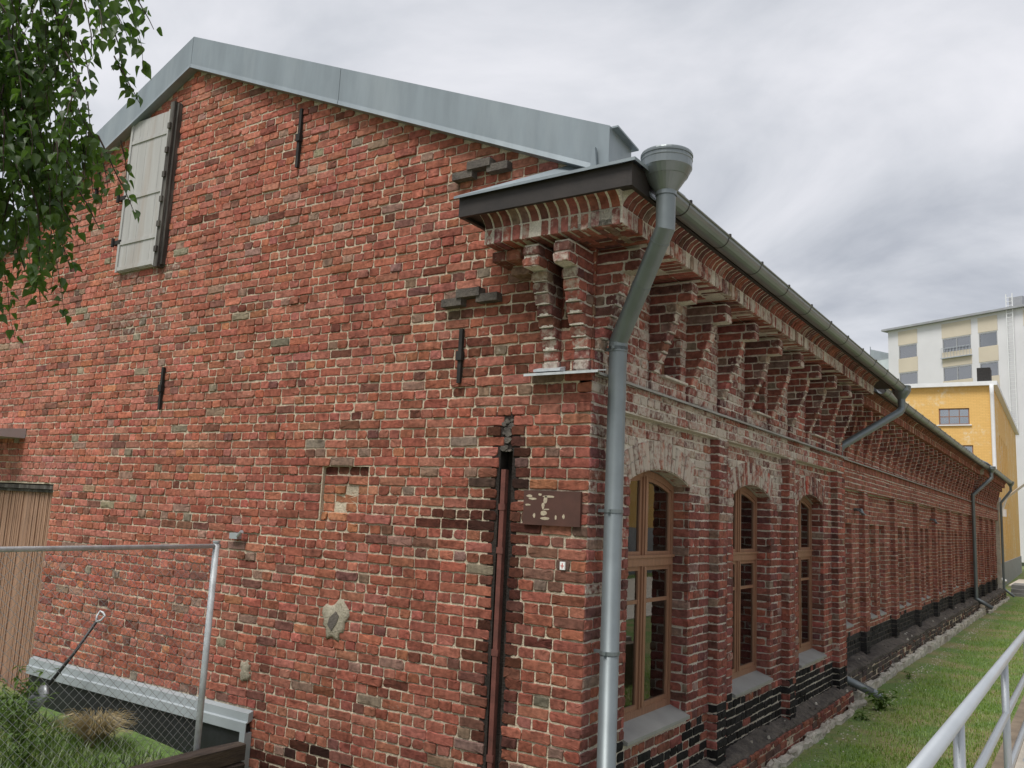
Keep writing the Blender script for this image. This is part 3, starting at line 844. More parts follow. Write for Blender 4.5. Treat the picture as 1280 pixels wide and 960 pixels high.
# stepped corbel at the end of the return
B2 = Bricks(); ex = MB()
fq = B2.frame((0, -.28, 0), (1, 0, 0), (0, 0, 1), (0, -1, 0)); fq2 = B2.frame((0, -.12, 0), (1, 0, 0), (0, 0, 1), (0, -1, 0))
for a, b in ((-.83, -.70), (-.69, -.55)): B2.one(fq, a, b, 1.07, 1.155, 0, pick(APAL) + [.42], -.26)
B2.one(fq2, -.74, -.56, .99, 1.06, 0, pick(APAL) + [.3], -.12)
ex.box(-.82, -.56, -.27, .02, 1.075, 1.16); ex.box(-.73, -.57, -.11, .02, .995, 1.074)
part_me(B2.mesh("corner_corbel", B2.arr(), ("brick", "mortar_lime"), ex), "corner_corbel")

# ---- cornice: bricks on edge, then hollow-moulded bricks
CV = [(0, 0), (.015, .0), (.028, .03), (.055, .065), (.10, .092), (.125, .10), (.125, .115), (0, .115)]
def cornice(X0, y0, y1, pal, lime, lod, ov=.45):
    B2 = Bricks(); ex = MB(); cav = []
    P_ = ov + X0; zt = 1.295
    fd = B2.frame((0, 0, 1.165), (0, 1, 0), (1, 0, 0), (0, 0, -1)); ff = B2.frame((P_, 0, 0), (0, 1, 0), (0, 0, 1), (1, 0, 0))
    n = int(round((y1 - y0) / H))
    ex.box(X0 - .1, P_ - .006, y0 + .005, y1, 1.1695, 1.41)
    tv = []; tf = []; tt = []
    for k in range(n):
        a = y0 + (y1 - y0) * k / n; b = y0 + (y1 - y0) * (k + 1) / n
        c1 = pick(pal) + [lime + rng.normal(0, .07)]
        jw = rng.normal(0, .004)
        B2.one(ff, a + .0085, b - .0085, 1.165 + jw, zt - .006, rng.normal(0, .004), c1, -.05, lod, rng.normal(0, .01))
        B2.one(fd, a + .011, b - .011, X0 - .03, X0 + ov * .45, jw + rng.normal(0, .005), pick(pal) + [.2], -.05, min(lod, 1), rng.normal(0, .006))
        B2.one(fd, a + .011, b - .011, X0 + ov * .45 + .01, P_ - .01, jw + rng.normal(0, .005), c1[:3] + [.2], -.05, min(lod, 1), rng.normal(0, .006))
        cc = mul(pick(pal), .8) + [lime - .30 + rng.normal(0, .06)]
        pj = rng.normal(0, .003); pr = [(P_ - .016 + q[0] + pj, zt + q[1] + .001) for q in CV]
        vs = [(x_, a + .011, z_) for x_, z_ in pr] + [(x_, b - .011, z_) for x_, z_ in pr]; kk = len(pr)
        fs = [tuple(range(kk)), tuple(range(kk, 2 * kk))[::-1]] + [(i, kk + i, kk + (i + 1) % kk, (i + 1) % kk) for i in range(kk)]
        cav.append((vs, fs, cc))
    return B2, ex, cav
def finish(B2, ex, cav, name):
    me = B2.mesh(name, B2.arr(), ("brick", "mortar_lime"), ex)
    o = part_me(me, name)
    vs = []; fs = []; tt = []
    for v, f, c_ in cav:
        o0 = len(vs); vs += v; fs += [tuple(i + o0 for i in q) for q in f]; tt += [c_] * len(v)
    m2 = bpy.data.meshes.new("hollow_moulding"); m2.from_pydata(vs, [], fs)
    a = m2.attributes.new("tint", 'FLOAT_COLOR', 'POINT'); a.data.foreach_set("color", np.array(tt, np.float32).ravel())
    m2.materials.append(MATS["brick"]); m2.update()
    mo = part_me(m2, "hollow_moulding", o)
    mb = MB()
    return o
o1 = finish(*cornice(0., -.449, LA + .05, APAL, .56, 2), "cornice")
o2 = finish(*cornice(XB, LA + .06, LB - .01, BPAL, .2, 1, OVB), "cornice")
o3 = finish(*cornice(XC, LB, LC + .2, BPAL, .2, 1, OVB), "cornice")
# return on the gable: same construction, turned
B2, ex, cav = cornice(0., .0, 1.23, APAL, .46, 2)
og = finish(B2, ex, cav, "cornice")
# local y -> world x ( .43 - y ), local x -> world -y
og.matrix_local = Matrix.Translation(bld_inv) @ Matrix(((0, -1, 0, .436), (-1, 0, 0, 0), (0, 0, 1, 0), (0, 0, 0, 1)))
# mortar backing of the moulding
bk = MB()
for X0, a, b, ov in ((0., -.44, LA + .04, .45), (XB, LA + .07, LB, OVB), (XC, LB + .01, LC + .18, OVB)):
    P_ = ov + X0
    bk.prism([(P_ - .023 + q[0] - (.0015 if 0 < i < 7 else 0), 1.296 + q[1]) for i, q in enumerate(CV)], 'y', a, b)
P_ = .45
bk.prism([(-(P_ - .023 + q[0] - .0015), 1.2965 + q[1]) for q in CV], 'x', -.79, .44)
part(bk, "moulding_bed", "mortar_lime", None)

# ---- fascia boards, eaves flashing, roof
fx = MB()
def fascia(X0, a, b): fx.box(X0 + .545, X0 + .580, a, b, 1.385, 1.560); fx.box(X0 + .3, X0 + .545, a + .01, b, 1.412, 1.45)
fascia(0., -.58, LA + 1.1); fascia(XB - .14, LA + .1, LB - .02); fascia(XC - .14, LB - .02, LC + .3)
fx.box(-.97, .545, -.581, -.546, 1.386, 1.559); fx.box(-.94, .5, -.546, -.02, 1.413, 1.451)
fx.box(-.97, -.935, -.545, .0, 1.386, 1.559)
part(fx, "fascia_board", "black_board")
rf = MB()
zr = lambda x, dz=0: roofz(x) + dz
rf.prism([(-11.8, roofz(-11.8) - .02), (AX, roofz(AX) - .02), (-.30, roofz(-.30) - .02), (-.30, roofz(-.30) + .02), (AX, roofz(AX) + .03), (-11.8, roofz(-11.8) + .02)], 'y', .30, LC + .4)
for xe, a, b in ((.60, .30, LA + 1.15), (XB - .14 + .60, LA + 1.151, LB - .021), (XC - .14 + .60, LB - .02, LC + .4)):
    rf.prism([(-.30, roofz(-.30) - .02), (xe, 1.55), (xe, 1.585), (-.30, roofz(-.30) + .02)], 'y', a, b)
roof = part(rf, "roof", "zinc")
rt = MB()   # small lean-to over the return
rt.add([(-1.0, -.62, 1.555), (.62, -.62, 1.575), (.62, .31, 1.60), (.15, .0, 1.80), (-.30, .0, 1.92), (-1.0, -.0, 1.60), (-1.0, -.62, 1.535), (.62, -.62, 1.550), (.62, .31, 1.56)],
       [(0, 1, 2, 3), (0, 3, 4, 5), (0, 6, 7, 1), (1, 7, 8, 2)])
part(rt, "return_flashing", "zinc", roof)
# rake parapet panels
def rake(x0, x1, name="rake_panel"):
    b = MB(); h = .385; y0, y1 = -.10, .30
    def q(x, y, dz): return (x, y, roofz(x) + dz)
    b.add([q(x0, y0, .0), q(x1, y0, .0), q(x1, y0, h), q(x0, y0, h), q(x0, y1, -.0), q(x1, y1, -.0), q(x1, y1, h - .03), q(x0, y1, h - .03)],
          [(0, 1, 2, 3), (3, 2, 6, 7), (5, 4, 7, 6), (0, 3, 7, 4), (1, 5, 6, 2), (0, 4, 5, 1)])
    # drip edge
    b.add([q(x0, y0 - .012, -.018), q(x1, y0 - .012, -.018), q(x1, y0 - .003, .03), q(x0, y0 - .003, .03), q(x0, .0, -.018), q(x1, .0, -.018)], [(0, 1, 2, 3), (0, 4, 5, 1)])
    part(b, name, "zinc", roof)
rake(-11.5, AX - .003); rake(AX + .003, -2.995); rake(-2.989, .135)
en = MB(); en.prism([(-.06, roofz(.14) + .38), (.33, roofz(.14) + .33), (.33, roofz(.14) + .345), (-.06, roofz(.14) + .395)], 'x', .06, .19); part(en, "rake_end_cap", "zinc", roof)
ft = MB(); ft.prism([(-.03, 0), (.03, 0), (.012, .20), (-.012, .20)], 'y', -.015, .015); fo = part(ft, "folded_seam", "zinc", roof); fo.location = (.02, -.13, 1.76)

# ---- gutters and downspouts
def gutter(xc, y0, y1, zc, r=.088):
    b = MB(); n = 10; yl = []
    prof = [(xc + r * math.cos(math.pi + math.pi * j / n), zc + r * math.sin(math.pi + math.pi * j / n)) for j in range(n + 1)]
    prof_i = [(xc + (r - .006) * math.cos(2 * math.pi - math.pi * j / n), zc + (r - .006) * math.sin(2 * math.pi - math.pi * j / n)) for j in range(n + 1)]
    b.prism(prof + prof_i, 'y', y0, y1)
    b.tube([(xc + r, y0, zc + .004), (xc + r, y1, zc + .004)], .011, 8)
    g = part(b, "gutter", "zinc_dark", None, False)
    y = y0 + .35
    while y < y1 - .1:
        s = MB(); k = 12
        for rr in (1,):
            pr = [(xc + (r + .0025) * math.cos(math.pi + math.pi * j / k), zc + (r + .0025) * math.sin(math.pi + math.pi * j / k)) for j in range(k + 1)]
            pi_ = [(xc + (r + .0005) * math.cos(2 * math.pi - math.pi * j / k), zc + (r + .0005) * math.sin(2 * math.pi - math.pi * j / k)) for j in range(k + 1)]
            s.prism(pr + pi_, 'y', y, y + .012)
        s.box(xc + r - .01, xc + r + .016, y, y + .022, zc, zc + .022)
        part(s, "gutter_strap", "black_board", g); y += .88
    return g
gutter(.665, -.28, LA + 1.2, 1.44); gutter(.665 + XB - .14, LA + 1.25, LB + .2, 1.44); gutter(.665 + XC - .14, LB + .22, LC + .4, 1.44)
def funnel(b, c_, r, h):
    b.lathe(c_, [(r * .41, -h), (r * .41, -h * .90), (r * .46, -h * .86), (r * .80, -h * .55), (r * .82, -h * .545), (r * .97, -h * .36), (r * .99, -h * .345), (r * .99, -h * .16), (r * 1.01, -h * .15), (r * 1.01, -h * .12), (r * .985, -h * .11), (r * .985, -h * .06), (r * 1.02, -h * .05), (r * 1.02, 0), (r * .99, .012), (r * .93, .012), (r * .93, -h * .3), (r * .75, -h * .5), (r * .3, -h * .9)], 32)
def downspout(top, pts, r, straps, rf_, hf, smooth=True):
    b = MB(); b.pipe(pts, r, 20); d = part(b, "downspout", "pipe_metal", None, False)
    for p_ in d.data.polygons:
        if len(p_.vertices) == 4: p_.use_smooth = True
    if rf_:
        b = MB(); funnel(b, top, rf_, hf); h_ = part(b, "hopper", "zinc_dark", d, False)
        for p_ in h_.data.polygons: p_.use_smooth = False
    for s_ in straps:
        b = MB(); b.lathe((s_[0], s_[1], s_[2]), [(r + .001, -.014), (r + .005, -.014), (r + .005, .014), (r + .001, .014)], 20)
        b.box(s_[0] - r - .06, s_[0] - r, s_[1] - .012, s_[1] + .012, s_[2] - .012, s_[2] + .012)
        b.box(s_[0] - .012, s_[0] + .012, s_[1] - r - .018, s_[1] - r, s_[2] - .012, s_[2] + .012)
        part(b, "pipe_strap", "pipe_metal", d)
    return d
tz = 1.705
d1 = downspout((.695, -.24, tz), [(.695, -.24, 1.40), (.695, -.24, 1.15), (.13, .17, .42), (.13, .17, -3.5)], .072,
               [(.13, .17, .36), (.13, .17, -.92), (.13, .17, -1.98), (.13, .17, -3.0)], .19, .31)
jb = MB()
jb.lathe((.13, .17, .37), [(.072, -.035), (.077, -.035), (.077, .035), (.072, .035)], 20)
jm = Vector((.695, -.24, 1.15)).lerp(Vector((.13, .17, .42)), .5); jd = (Vector((.13, .17, .42)) - Vector((.695, -.24, 1.15))).normalized()
part(jb, "pipe_collar", "pipe_metal", d1)
for q0, q1 in ((-.02, .02), (-.40, -.39)):
    jb = MB(); jb.tube([jm + jd * q0, jm + jd * q1], .0755, 20); part(jb, "pipe_collar", "pipe_metal", d1)
d2 = downspout((.665, LA + 1.22, 1.46), [(.665, LA + 1.22, 1.25), (.665, LA + 1.22, 1.08), (.64, LA + 1.17, 1.02), (-.06, LA + .12, .36), (-.105, LA + .085, .28), (-.105, LA + .085, -3.2), (-.06, LA + .12, -3.28), (.30, LA + .30, -3.45)], .062, [(-.105, LA + .085, -1.0)], .15, .24)
pm_ = MB(); pm_.tube([(.30, LA + .30, -3.45), (.42, LA + .35, -3.52)], .066, 16); part(pm_, "outlet_shoe", "zinc_dark", d2)
gx = .665 + XC - .14
d3 = downspout((gx, LB + .2, 1.46), [(gx, LB + .2, 1.25), (gx, LB + .2, 1.06), (-.09, LB - .4, .42), (-.09, LB - .4, -3.15), (.40, LB - .4, -3.42)], .062, [(-.09, LB - .4, -.5), (-.09, LB - .4, -2)], .15, .24)
d4 = downspout((gx, LC + .3, 1.46), [(gx, LC + .3, 1.25), (gx, LC + .3, 1.06), (.06, LC + .08, .5), (.06, LC + .08, -3.25), (.45, LC + .08, -3.55)], .055, [], .15, .24)

# ---- windows, section A
def window(c_, k):
    xf = -.27; fr = MB(); t_ = .055; dz = .06
    def arcz(y, off=0.): return ZC + math.sqrt(max(0, (RAD - off) ** 2 - (y - c_) ** 2))
    zb = -2.74
    fr.box(xf - dz, xf, c_ - WHW, c_ - WHW + t_, zb, SPR); fr.box(xf - dz, xf, c_ + WHW - t_, c_ + WHW, zb, SPR)
    fr.box(xf - dz + .002, xf - .002, c_ - WHW + t_, c_ + WHW - t_, zb, zb + .07)
    n = 16
    for j in range(n):
        ya, yb = c_ - WHW + 2 * WHW * j / n, c_ - WHW + 2 * WHW * (j + 1) / n
        va = [(ya, arcz(ya)), (yb, arcz(yb)), (yb, arcz(yb) - .065), (ya, arcz(ya) - .065)]
        fr.prism(va, 'x', xf - dz, xf + .001)
    w = part(fr, "window", "window_wood")
    # transom, mullion and casements
    tr_ = MB(); tr_.box(xf - dz - .01, xf + .012, c_ - WHW + t_, c_ + WHW - t_, -1.40, -1.31); tr_.box(xf - .01, xf + .028, c_ - WHW + .02, c_ + WHW - .02, -1.325, -1.30); part(tr_, "transom", "window_wood", w)
    ml = MB(); ml.box(xf - dz - .004, xf + .006, c_ - .05, c_ + .05, -1.31, arcz(c_) - .03); ml.box(xf - dz - .004, xf + .006, c_ - .05, c_ + .05, zb + .07, -1.40)
    ml.box(xf + .006, xf + .018, c_ - .018, c_ + .018, zb + .08, -1.41); ml.box(xf + .006, xf + .018, c_ - .018, c_ + .018, -1.30, arcz(c_) - .06)
    part(ml, "mullion", "window_wood", w)
    for s_ in (-1, 1):
        a, b = (c_ - WHW + t_, c_ - .05) if s_ < 0 else (c_ + .05, c_ + WHW - t_)
        for z0, z1, arched in ((zb + .07, -1.40, False), (-1.31, None, True)):
            sa = MB(); q = .042; x0, x1 = xf - .045, xf - .010
            if not arched:
                sa.box(x0, x1, a, a + q, z0, z1); sa.box(x0, x1, b - q, b, z0, z1); sa.box(x0 + .001, x1 - .001, a + q, b - q, z0, z0 + q); sa.box(x0 + .001, x1 - .001, a + q, b - q, z1 - q, z1)
                sa.box(x0 + .004, x1 - .004, a + q, b - q, -1.74, -1.705)
                part(sa, "casement", "window_wood", w)
                panes = [(z0 + q, -1.74), (-1.705, z1 - q)]
                for p0, p1 in panes:
                    g = MB(); tl_ = rnd.uniform(-.003, .003)
                    g.box(x0 + .015, x0 + .019, a + q - .005, b - q + .005, p0 - .005, p1 + .005); part(g, "pane", "glass", w)
            else:
                sa.box(x0, x1, a, a + q, z0, arcz(a) - .06); sa.box(x0, x1, b - q, b, z0, arcz(b) - .06); sa.box(x0 + .001, x1 - .001, a + q, b - q, z0, z0 + q)
                for j in range(6):
                    ya, yb = a + q + (b - a - 2 * q) * j / 6, a + q + (b - a - 2 * q) * (j + 1) / 6
                    sa.prism([(ya, arcz(ya) - .055), (yb, arcz(yb) - .055), (yb, arcz(yb) - .10), (ya, arcz(ya) - .10)], 'x', x0 + .001, x1 - .001)
                part(sa, "casement", "window_wood", w)
                g = MB(); pts = [(a + q - .005, z0 + q - .005), (b - q + .005, z0 + q - .005)] + [(yy, arcz(yy) - .09) for yy in np.linspace(b - q + .005, a + q - .005, 7)]
                g.prism(pts, 'x', x0 + .015, x0 + .019); part(g, "pane", "glass", w)
    hd = MB(); hd.box(xf - .002, xf + .012, c_ - .008, c_ + .008, -2.58, -2.46); part(hd, "latch", "white_paint", w)
    si = MB(); si.prism([(-.30, -2.725), (-.065, SILLZ - .005), (-.065, SILLZ - .035), (-.30, SILLZ - .035)], 'y', c_ - WHW + .004, c_ + WHW - .004)
    part(si, "sill", "sill", w)
    part_me(arch_mesh(c_, D, RAD, ZC, WHW + .03, .27, .64 - .06 * k), "window_arch", w)
    return w
for k, c_ in enumerate(WINC): window(c_, k)
# attic windows
for k, c_ in enumerate(WINC):
    b = MB(); x0, x1 = -.25, -.20
    b.box(x0, x1, c_ - .22, c_ - .17, .36, .80); b.box(x0, x1, c_ + .17, c_ + .22, .36, .80); b.box(x0 + .001, x1 - .001, c_ - .17, c_ + .17, .36, .41); b.box(x0 + .001, x1 - .001, c_ - .17, c_ + .17, .75, .80)
    b.box(x0 + .004, x1 - .004, c_ - .015, c_ + .015, .41, .75)
    w = part(b, "attic_window", "window_wood")
    g = MB(); g.box(x0 + .02, x0 + .024, c_ - .17, c_ + .17, .41, .75); part(g, "pane", "glass", w)
    s_ = MB(); s_.prism([(-.22, .375), (.03, .345), (.03, .325), (-.22, .345)], 'y', c_ - .27, c_ + .27); part(s_, "sill", "mortar_lime", w)
# dark room behind the glass
rm = MB(); rm.add([(-.42, .2, -3.4), (-.42, 8.4, -3.4), (-6, 8.4, -3.4), (-6, .2, -3.4), (-.42, .2, 1.2), (-.42, 8.4, 1.2), (-6, 8.4, 1.2), (-6, .2, 1.2)],
                  [(0, 1, 2, 3), (4, 7, 6, 5), (3, 2, 6, 7), (0, 3, 7, 4), (1, 5, 6, 2)])
part(rm, "interior", "interior")
# niche sills of the far sections
for X0, ni in ((XB, nichB), (XC, nichC)):
    for a, b in ni:
        s_ = MB(); s_.prism([(X0 - .345, -2.50), (X0 - .085, -2.615), (X0 - .085, -2.64), (X0 - .345, -2.64)], 'y', a + .004, b - .004); part(s_, "niche_sill", "sill", bwall)

# ---- attic shutter
b = MB(); b.box(-6.72, -5.93, -.035, -.005, 1.75, 3.73); b.v = [(x, y_, z - .16 * (max(0, (-5.9 - x)) / .8) * .0) for x, y_, z in b.v]
sht = part(b, "shutter", "shutter_paint")
xs = [-6.72, -6.56, -6.40, -6.23, -6.08, -5.93]
for a, c_ in zip(xs, xs[1:]):
    q = MB(); q.box(a + .0012, c_ - .0012, -.052 - rnd.random() * .003, -.034, 1.76, 3.72); part(q, "plank", "shutter_paint", sht)
for z0 in (1.77, 2.10, 2.68, 3.42):
    q = MB(); q.box(-6.74, -5.92, -.066, -.050, z0, z0 + .045); part(q, "batten", "shutter_paint", sht)
for xx in (-6.73, -5.955):
    q = MB(); q.box(xx - .01, xx + .03, -.070, -.049, 1.752, 3.728); part(q, "edge_strip", "shutter_paint", sht)
for z0 in (2.12, 2.70):
    q = MB(); q.box(-6.86, -6.70, -.075, -.02, z0, z0 + .05); q.tube([(-6.83, -.085, z0 - .03), (-6.83, -.085, z0 + .08)], .02, 8); part(q, "hinge", "iron", sht)
q = MB(); q.box(-5.91, -5.83, -.09, -.0, 1.72, 3.80); q.box(-5.83, -5.795, -.055, -.0, 1.75, 3.78)
for j in range(6): q.box(-5.90, -5.85, -.115, -.088, 1.9 + j * .31, 1.97 + j * .31)
part(q, "jamb_post", "old_wood_dark", sht)
# ---- door
b = MB(); b.box(-10.6, -7.66, .10, .16, -4.0, -.95)
dr = part(b, "door", "door_slat")
q = MB(); x = -10.2
while x < -7.70:
    w_ = rnd.uniform(.014, .03); q.box(x, x + w_ - .003, .10 - rnd.uniform(.004, .022), .101, -3.9, -.985); x += w_
part(q, "slat_cladding", "door_slat", dr)
q = MB(); q.box(-10.6, -7.665, .02, .12, -.945, -.895); q.box(-10.6, -7.67, .05, .10, -.985, -.95); part(q, "head_frame", "old_wood_dark", dr)
q = MB(); q.tube([(-9.06, .07, -2.02), (-9.02, -.02, -1.98), (-8.95, .02, -1.82), (-8.98, .08, -1.76)], .014, 8); q.box(-9.03, -8.95, .05, .085, -2.1, -1.72); part(q, "handle", "galvanised", dr)
q = MB(); q.prism([(-.0, -.16), (-.42, -.20), (-.42, -.29), (-.0, -.29)], 'x', -9.9, -8.50); part(q, "door_canopy", "galvanised", None)
# ---- wall ties, plates, pipe in the chase
def tie(x, z0, z1):
    q = MB(); q.box(x - .018, x + .018, -.035, -.004, z0, z1); q.box(x - .03, x + .03, -.05, -.004, (z0 + z1) / 2 - .04, (z0 + z1) / 2 + .04); part(q, "wall_tie", "iron")
tie(-3.62, 2.54, 3.20); tie(-1.30, .12, .60); tie(-5.58, .01, .50); tie(-7.47, 2.82, 3.22)
def stepped(x0, z):
    q = MB()
    q.box(x0, x0 + .22, -.085, .0, z, z + .07); q.box(x0 + .17, x0 + .42, -.10, .0, z + .065, z + .14); q.box(x0 + .38, x0 + .60, -.085, .0, z + .01, z + .08)
    part(q, "brick_corbel", "rubble")
stepped(-1.46, 1.97); stepped(-1.50, .80)
q = MB(); q.box(-.806, -.764, -.026, .02, -4.1, -.62)
for z0 in (-.95, -1.30, -2.1, -2.9): q.box(-.816, -.754, -.030, -.01, z0, z0 + .05)
part(q, "rusty_channel", "rust")
q = MB(); q.box(-.575, -.055, -.028, -.004, -1.055, -.785); pl_ = part(q, "metal_plate", "rust_plate")
for u, v, s1, s2 in ((-.52, -.83, .03, .012), (-.49, -.85, .05, .01), (-.37, -.86, .022, .035), (-.39, -.90, .016, .03), (-.34, -.83, .06, .010), (-.38, -.96, .035, .02), (-.37, -1.0, .045, .012), (-.53, -.90, .03, .008), (-.47, -.98, .012, .02), (-.20, -.98, .014, .02), (-.27, -.99, .01, .02), (-.42, -.815, .02, .01), (-.36, -.93, .03, .008)):
    q = MB(); q.prism([(u + s1 * rnd.uniform(.7, 1.1) * math.cos(a), v + s2 * rnd.uniform(.6, 1.2) * math.sin(a)) for a in [j * math.pi / 4 for j in range(8)]], 'y', -.0295, -.027); part(q, "paint_flake", "flaked_paint", pl_)
q = MB(); q.box(-.222, -.178, -.020, -.004, -1.385, -1.325); wc = part(q, "tag", "white_card")
q = MB(); q.box(-.204, -.196, -.0215, -.0195, -1.375, -1.335); q.box(-.214, -.186, -.0222, -.0197, -1.358, -1.352); part(q, "tag_mark", "red_ink", wc)
# cement patches
def patch(x, z, rx, rz, name="cement_patch", hole=False, mat="cement"):
    q = MB(); n = 24; ang = [2 * math.pi * j / n for j in range(n)]
    ro = [rnd.uniform(.68, 1.18) for _ in ang]
    vs = [(x + rx * r_ * math.cos(a), -.010, z + rz * r_ * math.sin(a)) for a, r_ in zip(ang, ro)] + [(x + rx * r_ * .8 * math.cos(a), -.020, z + rz * r_ * .8 * math.sin(a)) for a, r_ in zip(ang, ro)] + [(x + rx * r_ * 1.02 * math.cos(a), .012, z + rz * r_ * 1.02 * math.sin(a)) for a, r_ in zip(ang, ro)] + [(x, -.022, z)]
    fs = [(j, (j + 1) % n, n + (j + 1) % n, n + j) for j in range(n)] + [(2 * n + j, 2 * n + (j + 1) % n, (j + 1) % n, j) for j in range(n)] + [(n + j, n + (j + 1) % n, 3 * n) for j in range(n)]
    q.add(vs, fs); o = part(q, name, mat, None, True)
    if hole:
        q = MB(); q.prism([(x - .01, z - .09), (x + .05, z - .01), (x + .07, z + .05), (x + .03, z + .09), (x - .05, z + .02), (x - .065, z - .04)], 'y', -.026, -.012); part(q, "hole_rubble", "rubble", o)
patch(-2.59, -2.02, .16, .20, hole=True); patch(-3.74, -2.62, .07, .11); 
# fence bracket on the wall, wall lamp stubs on section B
q = MB(); q.box(-4.10, -3.98, -.06, 0, -1.36, -1.30); q.tube([(-3.98, -.05, -1.33), (-3.9, -.07, -1.28)], .018, 8); part(q, "fence_bracket", "galvanised")
for yy in (pilB[0] - .42, pilB[3] - .3):
    q = MB(); q.tube([(XB - .1, yy, -.62), (XB + .02, yy, -.62), (XB + .06, yy, -.72)], .03, 10); q.prism([(XB - .05, -.60), (XB + .10, -.70), (XB + .10, -.72), (XB - .05, -.62)], 'y', yy - .08, yy + .08); part(q, "wall_vent", "zinc_dark")
# foundation insulation with white flashing at the foot of the gable
q = MB(); q.box(-7.58, -3.60, -.045, .09, -3.9, -3.10); mem = part(q, "membrane", "membrane")
q = MB(); q.prism([(.0, -2.965), (-.055, -2.985), (-.058, -3.06), (-.080, -3.07), (-.080, -3.16), (-.072, -3.16), (-.072, -3.08), (0, -3.05)], 'x', -7.60, -3.575); q.box(-3.65, -3.575, -.082, -.0, -3.9, -3.161); part(q, "base_flashing", "white_flashing", mem)

# ================================================================== ground, ramp, bed
g = MB()
def ground_z(x, y):
    z = -3.66 + .06 * math.exp(-((y - 11) / 6.) ** 2) + .015 * math.sin(x * 1.7 + y * .6)
    return z
xs_ = [-300, -60, -20, -5, -1, 0, .25, .6, 1, 1.5, 2, 2.6, 4, 8, 20, 60, 300]; ys_ = [-300, -60, -20, -8] + list(np.arange(-4, 40, 1.)) + [42, 46, 55, 80, 150, 400]
for i in range(len(xs_) - 1):
    for j in range(len(ys_) - 1):
        q = [(xs_[i], ys_[j]), (xs_[i + 1], ys_[j]), (xs_[i + 1], ys_[j + 1]), (xs_[i], ys_[j + 1])]
        g.add([(a, b_, ground_z(a, b_)) for a, b_ in q], [(0, 1, 2, 3)])
tag(g.build("ground", "soil_lawn", None, True), kind="structure")
b = MB(); b.box(2.60, 6.2, -12, 7.5, -3.9, -2.80); b.v = [(x, y_, z if z < -3 else z - .013 * y_) for x, y_, z in b.v]
tag(b.build("ramp", "concrete"), kind="structure")
b = MB(); b.box(2.42, 2.596, -12, 7.5, -3.9, -2.86); b.v = [(x, y_, z if z < -3 else z - .013 * y_) for x, y_, z in b.v]
tag(b.build("ramp_kerb", "concrete_dark"), kind="structure")
b = MB(); nx, ny = 14, 20
bed_z = lambda x, y_: -3.50 + .05 * math.sin(x * 2 + y_) + .10 * max(0, -x - 6) * .5 + .04 * max(0, -y_ - 1)
for i in range(nx):
    for j in range(ny):
        q = [(-12 + 8.42 * (i + a) / nx, -9 + 8.96 * (j + c_) / ny) for a, c_ in ((0, 0), (1, 0), (1, 1), (0, 1))]
        b.add([(u, v, bed_z(u, v)) for u, v in q], [(0, 1, 2, 3)])
tag(b.build("planting_bed", "soil_lawn", None, True), kind="structure")

# ---- grass
def blades(pts, hmin, hmax, wid, lean, name, mat, label, parent=None, kind="stuff"):
    pts = np.array(pts); n = len(pts)
    a = rng.uniform(0, 2 * math.pi, n); h = rng.uniform(hmin, hmax, n); l = rng.uniform(.1, lean, n) * h
    d = np.stack([np.cos(a), np.sin(a), np.zeros(n)], 1); s_ = np.stack([-np.sin(a), np.cos(a), np.zeros(n)], 1) * (wid * rng.uniform(.7, 1.3, n))[:, None]
    up = np.array([0, 0, 1.])
    m1 = pts + d * (l * .35)[:, None] + up * (h * .6)[:, None]; tp = pts + d * l[:, None] + up * (h * .95)[:, None]
    V = np.stack([pts - s_, pts + s_, m1 + s_ * .7, m1 - s_ * .7, tp], 1).reshape(-1, 3)
    base = np.arange(n)[:, None] * 5
    quads = (base + np.array([0, 1, 2, 3])).ravel(); tris = (base + np.array([3, 2, 4])).ravel()
    me = bpy.data.meshes.new(name); me.vertices.add(len(V)); me.vertices.foreach_set("co", V.astype(np.float32).ravel())
    me.loops.add(len(quads) + len(tris)); me.loops.foreach_set("vertex_index", np.concatenate([quads, tris]).astype(np.int32))
    lt = np.concatenate([np.full(n, 4), np.full(n, 3)]); me.polygons.add(2 * n); me.polygons.foreach_set("loop_start", np.concatenate([[0], np.cumsum(lt)[:-1]]).astype(np.int32))
    me.materials.append(MATS[mat]); me.update(calc_edges=True); me.validate()
    o = bpy.data.objects.new(name, me); COL.objects.link(o)
    if parent: o.parent = parent
    elif kind == "stuff": tag(o, label, "grass", kind="stuff")
    return o
pts = []
for (y0, y1, dens) in ((1.5, 6, 1700), (6, 12, 1300), (12, 20, 800), (20, 40, 420)):
    n = int((y1 - y0) * 2.2 * dens)
    for _ in range(n):
        x = rng.uniform(.30, 2.42 if y1 < 8 else 3.4); yy = rng.uniform(y0, y1)
        pn = math.sin(x * 3.1 + yy * 1.3) + math.sin(yy * 2.3 - x * 2.1) + math.sin(x * 7 + yy * .7) * .6
        dirt = math.exp(-((x - .40) / .25) ** 2) * 1.7 + math.exp(-((x - 2.35) / .25) ** 2) * 1.0
        if rng.random() < dirt * .55 + max(0, pn - 1.2) * .35: continue
        pts.append((x, yy, ground_z(x, yy) - .005))
blades(pts, .025, .065, .0045, .9, "lawn_grass", "grass", "short mown green grass along the brick side wall")
pts = [(x, yy, bed_z(x, yy) - .01) for x, yy in zip(rng.uniform(-8.5, -3.7, 9000), -rng.uniform(.12, 1.0, 9000) ** 1 * 3.2)]
blades(pts, .05, .20, .006, .9, "bed_grass", "bed_green", "long green grass growing in the fenced bed below the gable")
